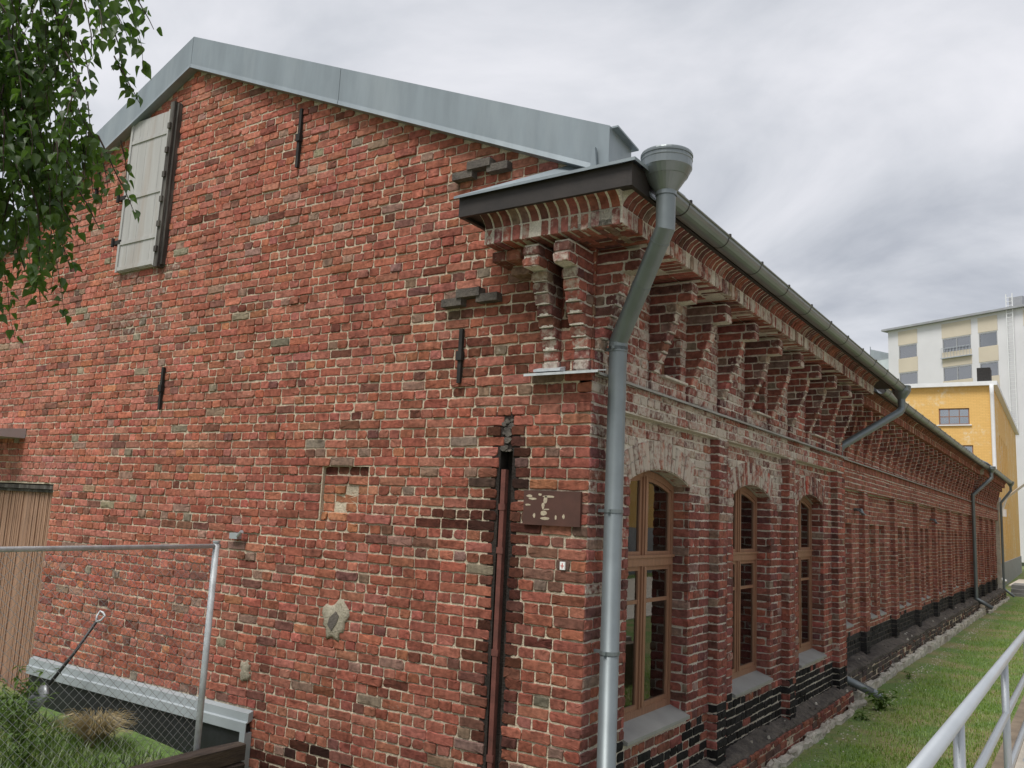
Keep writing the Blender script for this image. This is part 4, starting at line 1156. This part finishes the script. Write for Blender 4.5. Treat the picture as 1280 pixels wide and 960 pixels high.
# small litter stones and pale leaves on the dirt strip
pts = [(x, yy, ground_z(x, yy)) for x, yy in zip(np.abs(rng.normal(0, .16, 700)) + .32, rng.uniform(2, 30, 700))]
lb = MB()
for x, yy, z in pts:
    r_ = rnd.uniform(.006, .022); a0 = rnd.uniform(0, 6)
    vs = [(x + r_ * math.cos(a0 + j * 1.57), yy + r_ * 1.3 * math.sin(a0 + j * 1.57), z - .004) for j in range(4)] + [(x, yy, z + r_ * .7)]
    lb.add(vs, [(0, 1, 4), (1, 2, 4), (2, 3, 4), (3, 0, 4)])
tag(lb.build("gravel", "stone"), "small pale stones scattered on the bare soil along the wall", "gravel", kind="stuff")

# ---- leaf meshes
LEAF = [(.0, .0), (.26, .06), (.46, .20), (.48, .34), (.36, .56), (.20, .76), (.07, .92), (0, 1.06), (-.07, .92), (-.20, .76), (-.36, .56), (-.48, .34), (-.46, .20), (-.26, .06)]
def leaf_verts(L, W, fold): return [(x * W, y_ * L, abs(x) * W * fold * 2 - .12 * L * y_ * y_) for x, y_ in LEAF] + [(0, L * .35, -.015 * L)]
LEAF_F = [(i, (i + 1) % 14, 14) for i in range(14)]
def leaf_mesh(name, L, W, mat, fold=.25):
    me = bpy.data.meshes.new(name)
    me.from_pydata(leaf_verts(L, W, fold), [], LEAF_F); me.materials.append(MATS[mat]); me.polygons.foreach_set("use_smooth", [True] * 14); me.update(); return me
def leaf_cloud(name, Ms, L, W, mat, fold=.25, parent=None):
    base = np.array([(*q, 1) for q in leaf_verts(L, W, fold)])
    MM = np.array([np.array(q) for q in Ms]); V = np.einsum('nij,kj->nki', MM, base)[:, :, :3].reshape(-1, 3)
    I = (np.arange(len(Ms))[:, None, None] * 15 + np.array(LEAF_F)[None]).ravel()
    me = bpy.data.meshes.new(name); me.vertices.add(len(V)); me.vertices.foreach_set("co", V.astype(np.float32).ravel())
    me.loops.add(len(I)); me.loops.foreach_set("vertex_index", I.astype(np.int32)); me.polygons.add(len(I) // 3); me.polygons.foreach_set("loop_start", np.arange(0, len(I), 3, dtype=np.int32))
    me.materials.append(MATS[mat]); me.update(calc_edges=True); me.validate()
    o = bpy.data.objects.new(name, me); COL.objects.link(o); o.parent = parent; return o

# ---- birch tree (trunk stands to the left of the view)
TB = Vector((-2.6, -5.35, -2.9))
tree = empty("birch_tree", TB); tag(tree, "birch with drooping leafy twigs hanging in front of the gable", "tree")
def rel_(v): return Vector(v) - TB
b = MB(); b.tube([rel_((-2.6, -5.35, -3.6)), rel_((-2.58, -5.33, -1.5)), rel_((-2.5, -5.28, .6)), rel_((-2.42, -5.2, 2.6)), rel_((-2.36, -5.1, 4.6))], [.16, .135, .115, .085, .04], 12)
b.build("trunk", "bark", tree, True)
limbs = []
for z0, tipx, tipy, tipz in ((.9, -.75, -4.05, 2.35), (1.4, -1.2, -3.6, 2.9), (1.9, -.9, -4.6, 3.2), (1.2, -3.9, -4.4, 2.6), (1.7, -3.5, -6.4, 3.0), (2.4, -1.6, -6.2, 3.6), (.6, -1.3, -4.6, 1.9), (2.8, -2.9, -4.0, 3.9), (1.0, -.45, -4.35, 2.0), (1.1, -.25, -3.75, 2.1)):
    p0 = Vector((-2.5, -5.27, z0)); p3 = Vector((tipx, tipy, tipz)); md = (p0 + p3) / 2 + Vector((0, 0, .35))
    pth = [p0 * (1 - s_) ** 2 + md * 2 * s_ * (1 - s_) + p3 * s_ ** 2 for s_ in np.linspace(0, 1, 8)]
    limbs.append(pth); b = MB(); b.tube([rel_(q) for q in pth], [.045 * (1 - s_) + .006 for s_ in np.linspace(0, 1, 8)], 7); b.build("limb", "twig", tree, True)
leafM = []; tw = MB()
def strand(top, length, sway, dens=.021):
    n = int(length / .06) + 2; p_ = Vector(top); dirn = Vector((sway[0], sway[1], -1)).normalized(); path = [p_.copy()]
    for i in range(n):
        dirn = (dirn + Vector((rnd.uniform(-.16, .16), rnd.uniform(-.16, .16), -.10))).normalized(); p_ = p_ + dirn * .06; path.append(p_.copy())
    tw.tube([rel_(q) for q in path], [.0035 * (1 - i / len(path)) + .0012 for i in range(len(path))], 4, cap=False)
    for i in range(len(path) - 1):
        nl = int(.06 / dens + rnd.random())
        for _ in range(nl):
            q = path[i].lerp(path[i + 1], rnd.random())
            az = rnd.uniform(0, 2 * math.pi); el = rnd.uniform(-1.35, -.2)
            s_ = rnd.uniform(.7, 1.18)
            M = Matrix.Translation(q + Vector((math.cos(az), math.sin(az), -.3)) * .014) @ Matrix.Rotation(az - math.pi / 2, 4, 'Z') @ Matrix.Rotation(el, 4, 'X') @ Matrix.Rotation(rnd.uniform(-.9, .9), 4, 'Y') @ Matrix.Scale(s_, 4)
            leafM.append(M)
# strands hanging in view: (s along the crown edge, height of the tip, depth shift)
def edge(s_, dpt): return Vector((-.95 + .62 * s_ - .55 * dpt, -4.15 + .41 * s_ + .82 * dpt, 0))
spec = []
for _ in range(56): 
    s_ = rnd.uniform(-.5, .42); tip = .42 - .9 * (1 - abs(s_ - .12)) * rnd.random() ** 1.3 + .15
    spec.append((s_, max(tip, -.20), rnd.uniform(-.5, .9)))
spec += [(.14, -.32, .05), (.20, -.12, .1), (.10, -.30, .1), (.16, -.22, .0), (.22, -.02, .2), (.05, -.15, .4), (.36, .12, .1), (.42, .22, .2), (.50, .30, .1), (.60, .35, .15), (.62, .48, .0), (.68, .55, .2), (.72, .60, .1), (.30, .02, .3), (.0, .0, .1), (.13, .1, .5),
         (1.08, 1.14, .1), (1.14, 1.20, .0), (.90, 1.05, .2), (.85, 1.10, .1), (.95, 1.16, .0), (.78, 1.14, .2), (.66, 1.12, .3), (.58, 1.05, .1), (1.02, 1.22, .1)]
for s_, tip, dp in spec:
    e_ = edge(s_, dp)
    off = rnd.uniform(.10, .34)
    topz = min(2.5, tip + rnd.uniform(.9, 1.7)); ln = topz - tip
    lean = .42 if s_ > .3 else .15
    top = e_ + Vector((-off * 1.0 - lean * ln * .35, -off * .7 - lean * ln * .2, topz))
    strand(top, ln * 1.03, (lean * .45, lean * .25), .021)
    for _ in range(2):
        if s_ < .75: strand(e_ + Vector((rnd.uniform(-.22, .05), rnd.uniform(-.15, .05), tip + rnd.uniform(.15, .75) * ln)), rnd.uniform(.12, .34), (rnd.uniform(-.2, .9), rnd.uniform(-.3, .6)), .02)
for pth in limbs:                                            # the rest of the crown
    for _ in range(13):
        q = pth[rnd.randint(3, 7)] + Vector((rnd.uniform(-.3, .3), rnd.uniform(-.3, .3), rnd.uniform(-.1, .2)))
        if q.x > -1.1: continue
        strand(q, rnd.uniform(.6, 1.5), (rnd.uniform(-.2, .2), rnd.uniform(-.2, .2)), .03)
tw.build("twigs", "twig", tree)
def shows(M):
    q = M.translation - CP; d_ = q.dot(CF)
    if d_ <= 0: return 0
    x_, y_ = 640 + 1067 * q.dot(CR) / d_, 480 - 1067 * q.dot(CU) / d_
    return (1 / d_ + x_ * .002) if 4 < x_ < 1270 and 4 < y_ < 950 else 0
leafM.sort(key=lambda M: -shows(M))
lm = leaf_mesh("leaf", .056, .044, "leaf")
Ti = Matrix.Translation(-TB)
for M in leafM[:300]:
    o = bpy.data.objects.new("leaf", lm); COL.objects.link(o); o.parent = tree; o.matrix_local = Ti @ M
tag(leaf_cloud("foliage", [Ti @ M for M in leafM[300:]], .056, .044, "leaf", .25, tree), kind="stuff")

# ---- weeds in the bed and by the outlet
def weed(loc, n, hgt, spread, L, W, mat, name, label, group=None, stems=True):
    r_ = empty(name, loc); tag(r_, label, "plant", group)
    st = MB(); Ms = []
    for _ in range(n):
        a = rnd.uniform(0, 6.28); h = hgt * rnd.uniform(.55, 1.1); sp_ = spread * rnd.uniform(.2, 1)
        pth = [Vector((0.03 * math.cos(a), .03 * math.sin(a), -.03)), Vector((sp_ * .4 * math.cos(a), sp_ * .4 * math.sin(a), h * .6)), Vector((sp_ * math.cos(a), sp_ * math.sin(a), h))]
        st.tube(pth, [.005, .004, .002], 4)
        for k in range(int(h / .035)):
            s_ = rnd.uniform(.15, 1); q = pth[0] * (1 - s_) ** 2 + pth[1] * 2 * s_ * (1 - s_) + pth[2] * s_ ** 2
            Ms.append(Matrix.Translation(q) @ Matrix.Rotation(rnd.uniform(0, 6.28), 4, 'Z') @ Matrix.Rotation(rnd.uniform(-.7, .6), 4, 'X') @ Matrix.Scale(rnd.uniform(.6, 1.2), 4))
    st.build("stems", mat, r_); tag(leaf_cloud("foliage", Ms, L, W, mat, .2, r_), kind="stuff")
    return r_
weed((-6.55, -.75, bed_z(-6.55, -.75)), 22, .62, .45, .10, .035, "weed", "leafy_weed", "tall leafy weeds beside the door behind the fence")
weed((-5.55, -1.15, bed_z(-5.55, -1.15)), 20, .50, .45, .09, .03, "weed", "leafy_weed", "bushy green weeds in front of the shovel blade")
weed((-4.95, -1.45, bed_z(-4.95, -1.45)), 16, .34, .4, .08, .03, "weed", "leafy_weed", "low green weeds in front of the dry grass tuft")
weed((.50, 8.35, ground_z(.5, 8.35)), 12, .30, .28, .10, .06, "weed", "leafy_weed", "green weeds growing beside the downspout outlet")
weed((.42, 7.5, ground_z(.42, 7.5)), 7, .14, .2, .09, .06, "weed", "leafy_weed", "low pale weeds at the plinth before the downspout outlet")
weed((.40, 11.6, ground_z(.42, 11.6)), 6, .16, .2, .08, .04, "weed", "leafy_weed", "small weeds on the soil against the set-back wall")
tf = empty("dry_grass_tuft", (-5.15, -.62, bed_z(-5.15, -.62))); tag(tf, "drooping tuft of dry straw-coloured grass in front of the black membrane", "grass tuft")
b = MB()
for _ in range(520):
    a = rnd.uniform(0, 6.28); h = rnd.uniform(.22, .46); sp_ = rnd.uniform(.05, .38); r0 = rnd.uniform(0, .07)
    p0 = Vector((r0 * math.cos(a), r0 * math.sin(a), 0)); pts = []
    for s_ in (0, .35, .65, 1):
        pts.append(p0 + Vector((math.cos(a) * sp_ * s_, math.sin(a) * sp_ * s_, h * (1.9 * s_ - 1.25 * s_ * s_))))
    b.tube(pts, [.0035, .003, .0025, .001], 3, cap=False)
tag(b.build("straw", "dry_grass", tf), kind="stuff")

# ---- chain-link fence
fen = empty("chain_link_fence", (-3.63, -.57, -3.4)); tag(fen, "galvanised chain-link fence with round top rail in front of the gable", "fence")
F0 = Vector((-3.63, -.57, 0)); fd_ = Vector((-.045, -1, 0)).normalized()
def fp_(s_, z): q = F0 + fd_ * s_; return (q.x - fen.location.x, q.y - fen.location.y, z - fen.location.z)
for s_ in (0, 3.0, 6.0):
    b = MB(); b.tube([fp_(s_, -3.75), fp_(s_, -1.37)], .030, 14); po = b.build("post", "galvanised_pale", fen, True)
    b = MB(); b.tube([fp_(s_, -1.372), fp_(s_, -1.355)], .036, 14); b.build("post_cap", "galvanised", po)
b = MB(); b.tube([fp_(-.04, -1.405), fp_(6.0, -1.47)], .021, 12); b.build("top_rail", "galvanised_pale", fen, True)
b = MB(); pitch = .082; z0_, z1_ = -3.32, -1.42; Ht = z1_ - z0_; Ls = 3.2; k = -int(Ht / pitch) - 1
while k * pitch < Ls:
    for sg in (1, -1):
        a = k * pitch
        # wire from (a,z0) to (a+Ht,z1) clipped to 0..Ls
        s0, s1 = max(a, 0.0), min(a + Ht, Ls)
        if s1 - s0 < .02: continue
        za_, zb_ = z0_ + (s0 - a), z0_ + (s1 - a)
        if sg < 0: za_, zb_ = z1_ - (s0 - a), z1_ - (s1 - a)
        b.tube([fp_(s0, za_), fp_(s1, zb_)], .0019, 3, cap=False)
    k += 1
tag(b.build("wire_mesh", "galvanised", fen), kind="stuff")

# ---- timber edging
b = MB(); ln = 0
tim = empty("timber_edging", (-3.52, 0, -3.6)); tag(tim, "dark weathered timber edging holding the bed at the gable foot", "edging")
for zc_, h_ in ((-.05, .18), (.14, .17), (.31, .155)):
    b = MB(); n = 9; vs = []
    for i in range(n + 1):
        y_ = -.16 - i * .40
        for dx_, dz_ in ((-.07, -.5), (.07, -.5), (.075, .42), (.05, .5), (-.05, .5), (-.075, .42)):
            vs.append((dx_ + rnd.uniform(-.008, .008), y_, zc_ + dz_ * h_ + rnd.uniform(-.008, .008)))
    fs = [(i * 6 + j, i * 6 + (j + 1) % 6, (i + 1) * 6 + (j + 1) % 6, (i + 1) * 6 + j) for i in range(n) for j in range(6)] + [tuple(range(6)), tuple(range(n * 6, n * 6 + 6))[::-1]]
    b.add(vs, fs); b.build("beam", "timber", tim)

# ---- shovel
sv = empty("shovel", (-6.12, -.5, -3.35)); tag(sv, "shovel with black shaft and grip leaning on the gable wall", "shovel")
T, Bm = Vector((-6.16, -.13, -2.40)) - sv.location, Vector((-6.42, -.46, -3.10)) - sv.location
b = MB(); b.tube([T, (T + Bm) / 2 + Vector((0, .02, 0)), Bm], [.017, .018, .021], 10); b.build("shaft", "shovel_shaft", sv, True)
ax = (T - Bm).normalized(); sx = ax.cross(Vector((0, 1, 0))).normalized()
b = MB(); b.tube([T, T + ax * .05 + sx * .05, T + ax * .11 + sx * .055, T + ax * .12, T + ax * .11 - sx * .055, T + ax * .05 - sx * .05, T], .013, 8); b.build("grip", "galvanised_pale", sv, True)
b = MB(); vs = []
nrm = ax.cross(sx).normalized()
for i, (d_, w_) in enumerate(((-.02, .02), (.03, .10), (.10, .125), (.20, .12), (.28, .09), (.33, .02))):
    for j in range(5):
        u = (j / 4 - .5) * 2; vs.append(Bm - ax * d_ + sx * (w_ * u) + nrm * (.03 * (1 - u * u)))
b.add(vs, [(i * 5 + j, i * 5 + j + 1, (i + 1) * 5 + j + 1, (i + 1) * 5 + j) for i in range(5) for j in range(4)])
bo = b.build("blade", "shovel_blade", sv, True); sol = bo.modifiers.new("solid", 'SOLIDIFY'); sol.thickness = .004

# ---- handrail on the ramp
hr = empty("handrail", (2.7, 0, -2.8)); tag(hr, "galvanised tube handrail with three rails along the concrete ramp", "handrail")
def hz_(y_, z): return (0, y_, z + 2.8 - .013 * y_)
for z, r_ in ((-1.745, .028), (-2.075, .021), (-2.415, .021)):
    b = MB(); b.tube([hz_(-3.9, z), hz_(7.2, z)], r_, 16); b.build("rail", "galvanised", hr, True)
for yy in (-3.9, -1.74, .62, 2.98, 5.34, 7.2):
    b = MB(); b.tube([hz_(yy, -2.81), hz_(yy, -1.735)], .023, 14); po = b.build("post", "galvanised", hr, True)
    b = MB(); b.box(-.06, .06, yy - .06, yy + .06, -.012 - .013 * yy, .004 - .013 * yy); b.build("base_plate", "galvanised", po)

# ---- stone steps at the far end
stp = empty("stone_steps", (0, 40.5, -3.7)); tag(stp, "dark stone steps at the far end of the lawn", "steps")
for k in range(3):
    b = MB(); b.box(.15, 5.5, k * .38, 3.2, .17 * k - .1, .17 * (k + 1)); b.build("step", "step_stone", stp)
b = MB(); b.box(.0, 5.6, 1.16, 9, .412, .46); b.build("landing", "concrete", stp)

# ---- yellow building beyond the end
yb = empty("yellow_building", (-.67, 46, -3.3)); yb.rotation_euler = (0, 0, R_(1.0))
tag(yb, "yellow painted brick building with white downpipe beyond the end of the workshop", "building")
b = MB(); Hh = 10.3
wins = [(-2.62, -1.13, 8.22, 9.12), (-1.88, -1.0, 6.05, 7.1), (-5.6, -4.2, 8.22, 9.12)]
b.sheet(lambda u, v: (u, 0, v), -14, 0, .9, Hh, [(a, c_, z0, z1) for a, c_, z0, z1 in wins])
slits = [(4.5 + 1.7 * k, 5.1 + 1.7 * k, 5.6, 8.1) for k in range(5)] + [(4.5 + 1.7 * k, 5.1 + 1.7 * k, 1.6, 4.4) for k in range(5)]
b.sheet(lambda u, v: (0, u, v), 0, 26, .9, Hh, slits)
for a, c_, z0, z1 in wins:
    for xx in (a, c_): b.add([(xx, 0, z0), (xx, .2, z0), (xx, .2, z1), (xx, 0, z1)], [(0, 1, 2, 3)])
    for z_ in (z0, z1): b.add([(a, 0, z_), (c_, 0, z_), (c_, .2, z_), (a, .2, z_)], [(0, 1, 2, 3)])
for a, c_, z0, z1 in slits:
    for yy in (a, c_): b.add([(0, yy, z0), (-.3, yy, z0), (-.3, yy, z1), (0, yy, z1)], [(0, 1, 2, 3)])
    b.add([(-.3, a, z0), (-.3, c_, z0), (-.3, c_, z1), (-.3, a, z1)], [(0, 1, 2, 3)])
b.add([(0, 26, .9), (-14, 26, .9), (-14, 26, Hh), (0, 26, Hh)], [(0, 1, 2, 3)])
b.build("wall", "yellow_brick", yb)
b = MB(); b.box(-14, .06, -.06, 26, -.6, .9); b.build("plinth", "plinth_grey", yb)
b = MB(); b.box(-14.2, .25, -.25, 26.2, Hh, Hh + .22); ro = b.build("roof", "white_paint", yb)
b = MB(); b.box(-.75, -.1, .6, 1.6, Hh + .2, Hh + 1.1); b.build("roof_hatch", "iron", ro)
for a, c_, z0, z1 in wins:
    b = MB(); b.box(a, a + .06, .06, .14, z0, z1); b.box(c_ - .06, c_, .06, .14, z0, z1); b.box(a + .06, c_ - .06, .061, .139, z0, z0 + .06); b.box(a + .06, c_ - .06, .061, .139, z1 - .06, z1)
    nn_ = 3 if c_ - a > 1 else 2
    for k in range(1, nn_): xm = a + (c_ - a) * k / nn_; b.box(xm - .02, xm + .02, .07, .13, z0 + .06, z1 - .06)
    b.box(a + .06, c_ - .06, .072, .128, (z0 + z1) / 2 - .02, (z0 + z1) / 2 + .02)
    w = b.build("window", "window_wood", yb); q = MB(); q.box(a + .05, c_ - .05, .1, .105, z0 + .05, z1 - .05); q.build("pane", "glass_far", w)
    q = MB(); q.box(a - .1, c_ + .1, -.08, .06, z0 - .06, z0); q.build("sill", "white_paint", w)
    q = MB(); q.add([(a, .6, z0), (c_, .6, z0), (c_, .6, z1), (a, .6, z1)], [(0, 1, 2, 3)]); q.build("blind", "blind_sky_tint", w)
b = MB(); b.tube([(-.02, -.32, Hh), (-.02, -.18, Hh - .5), (-.02, -.14, Hh - 1), (-.02, -.14, .4), (.05, -.3, .15), (.3, -.5, .05)], .10, 12); b.build("downpipe", "white_paint", yb, True)
b = MB(); b.tube([(.05, 2.5, 3.6), (.35, 2.0, 4.4), (1.8, -1.2, 5.4)], .07, 8); b.box(0.0, .3, 2.2, 2.8, 3.4, 3.8); b.build("flag_pole", "white_paint", yb)
b = MB(); b.box(.02, .12, 1.2, 1.6, 3.6, 4.4); b.build("meter_box", "plinth_grey", yb)

# ---- apartment block behind
ab = empty("apartment_block", (-14.3, 95, -3.3)); ab.rotation_euler = (0, 0, R_(-25.5))
tag(ab, "modern white and beige apartment block rising behind the yellow building", "building")
Ha = 24.4; b = MB(); cells = []
cols = [(.0, 1.2, 0), (1.2, 3.6, 1), (3.6, 6.3, 0), (6.3, 9.6, 1), (9.6, 10.2, 0), (10.2, 12.3, 1), (12.3, 14.7, 0), (14.7, 16.9, 1), (16.9, 19, 0), (19, 22, 1), (22, 26, 0)]
wn_ = []
for a, c_, t_ in cols:
    if t_:
        for fl in range(7): wn_.append((a + .12, c_ - .12, Ha - 3.9 - 3.05 * fl, Ha - 1.9 - 3.05 * fl))
b.sheet(lambda u, v: (u, 0, v), 0, 26, 0, Ha, wn_)
b.add([(0, 0, 0), (0, 14, 0), (0, 14, Ha), (0, 0, Ha)], [(0, 1, 2, 3)]); b.add([(26, 0, 0), (26, 14, 0), (26, 14, Ha), (26, 0, Ha)], [(0, 1, 2, 3)])
b.build("wall", "apartment_white", ab)
for a, c_, t_ in cols:
    if t_:
        for fl in range(7):
            z1 = Ha - .25 - 3.05 * fl; q = MB(); q.box(a + .06, c_ - .06, -.04, -.005, z1 - 1.55, z1); q.build("panel", "apartment_beige", ab)
for i, (a, c_, z0, z1) in enumerate(wn_):
    q = MB(); q.box(a, a + .09, .02, .12, z0, z1); q.box(c_ - .09, c_, .02, .12, z0, z1); q.box(a + .09, c_ - .09, .021, .119, z0, z0 + .09); q.box(a + .09, c_ - .09, .021, .119, z1 - .09, z1)
    if c_ - a > 2.3: q.box((a + c_) / 2 - .05, (a + c_) / 2 + .05, .022, .118, z0 + .09, z1 - .09)
    w = q.build("window", "plinth_grey", ab); q = MB(); q.box(a + .08, c_ - .08, .06, .07, z0 + .08, z1 - .08); q.build("pane", "glass_far", w)
    q = MB(); q.add([(a, .2, z0), (c_, .2, z0), (c_, .2, z1), (a, .2, z1)], [(0, 1, 2, 3)]); q.build("blind", "blind_sky_tint", w)  # blind coloured with the sky reflection of the pane
    if c_ - a > 2.8 and i % 7 % 2 == 0:
        q = MB(); q.box(a - .1, c_ + .1, -.35, .0, z0 - .12, z0 - .02)
        for k in range(10): q.box(a + (c_ - a) * k / 9 - .012, a + (c_ - a) * k / 9 + .012, -.33, -.30, z0, z0 + .95)
        q.box(a, c_, -.335, -.295, z0 + .95, z0 + 1.0); q.build("balcony_rail", "galvanised", w)
b = MB(); b.box(-.5, 26.4, -.5, 14.4, Ha, Ha + .22); ro = b.build("roof", "plinth_grey", ab)
b = MB(); b.box(12.9, 14.2, 1, 2.4, Ha + .2, Ha + 1.5); b.build("chimney", "plinth_grey", ro)
b = MB()
for xx in (13.3, 13.9): b.box(xx - .04, xx + .04, -.25, -.18, Ha - 12, Ha + 1.6)
for k in range(34): b.box(13.3, 13.9, -.235, -.195, Ha - 12 + .4 * k, Ha - 11.95 + .4 * k)
b.build("roof_ladder", "white_paint", ab)
for fl in range(4):
    z0 = Ha - 4.2 - 3.05 * fl; q = MB(); q.box(-2.6, -.02, .4, 4, z0 - .2, z0); bo = q.build("balcony", "apartment_white", ab)
    q = MB(); q.box(-2.62, -2.58, .4, 4, z0, z0 + 2.6); q.box(-2.58, -.02, .38, .42, z0, z0 + 1.2); q.build("balcony_glass", "frosted_glass", bo)
    q = MB(); q.box(-2.64, -2.56, .36, .44, z0, z0 + 2.9); q.box(-2.58, -.02, .36, .44, z0 + 1.2, z0 + 1.28); q.build("balcony_frame", "galvanised", bo)

# ---- yellow building across the yard (seen mirrored in the panes)
y2 = empty("yard_building", (15, 16, -3.7)); tag(y2, "yellow brick building with grey base across the yard, mirrored in the workshop windows", "building")
b = MB(); w2 = [(2 + 4.2 * k, 3.6 + 4.2 * k, 4.6, 7.2) for k in range(13)]
b.sheet(lambda u, v: (0, u, v), 0, 58, 2.3, 10, w2)
b.add([(0, 0, 2.3), (10, 0, 2.3), (10, 0, 10), (0, 0, 10)], [(0, 1, 2, 3)]); b.build("wall", "yellow_brick", y2)
b = MB(); b.box(-.05, 10, -.05, 58, -.3, 2.3); b.build("plinth", "plinth_grey", y2)
b = MB(); b.box(-.3, 10, -.3, 58, 10, 10.3); b.build("roof", "zinc_dark", y2)
for a, c_, z0, z1 in w2:
    q = MB(); q.box(.08, .16, a, a + .08, z0, z1); q.box(.08, .16, c_ - .08, c_, z0, z1); q.box(.081, .159, a + .08, c_ - .08, z1 - .08, z1); q.box(.081, .159, a + .08, c_ - .08, z0, z0 + .08); w = q.build("window", "window_wood", y2)
    q = MB(); q.box(.11, .12, a + .05, c_ - .05, z0 + .05, z1 - .05); q.build("pane", "glass_far", w)
b = MB(); b.box(6.5, 13.5, -30, 70, -3.7, -3.62); tag(b.build("yard_paving", "concrete"), kind="structure")
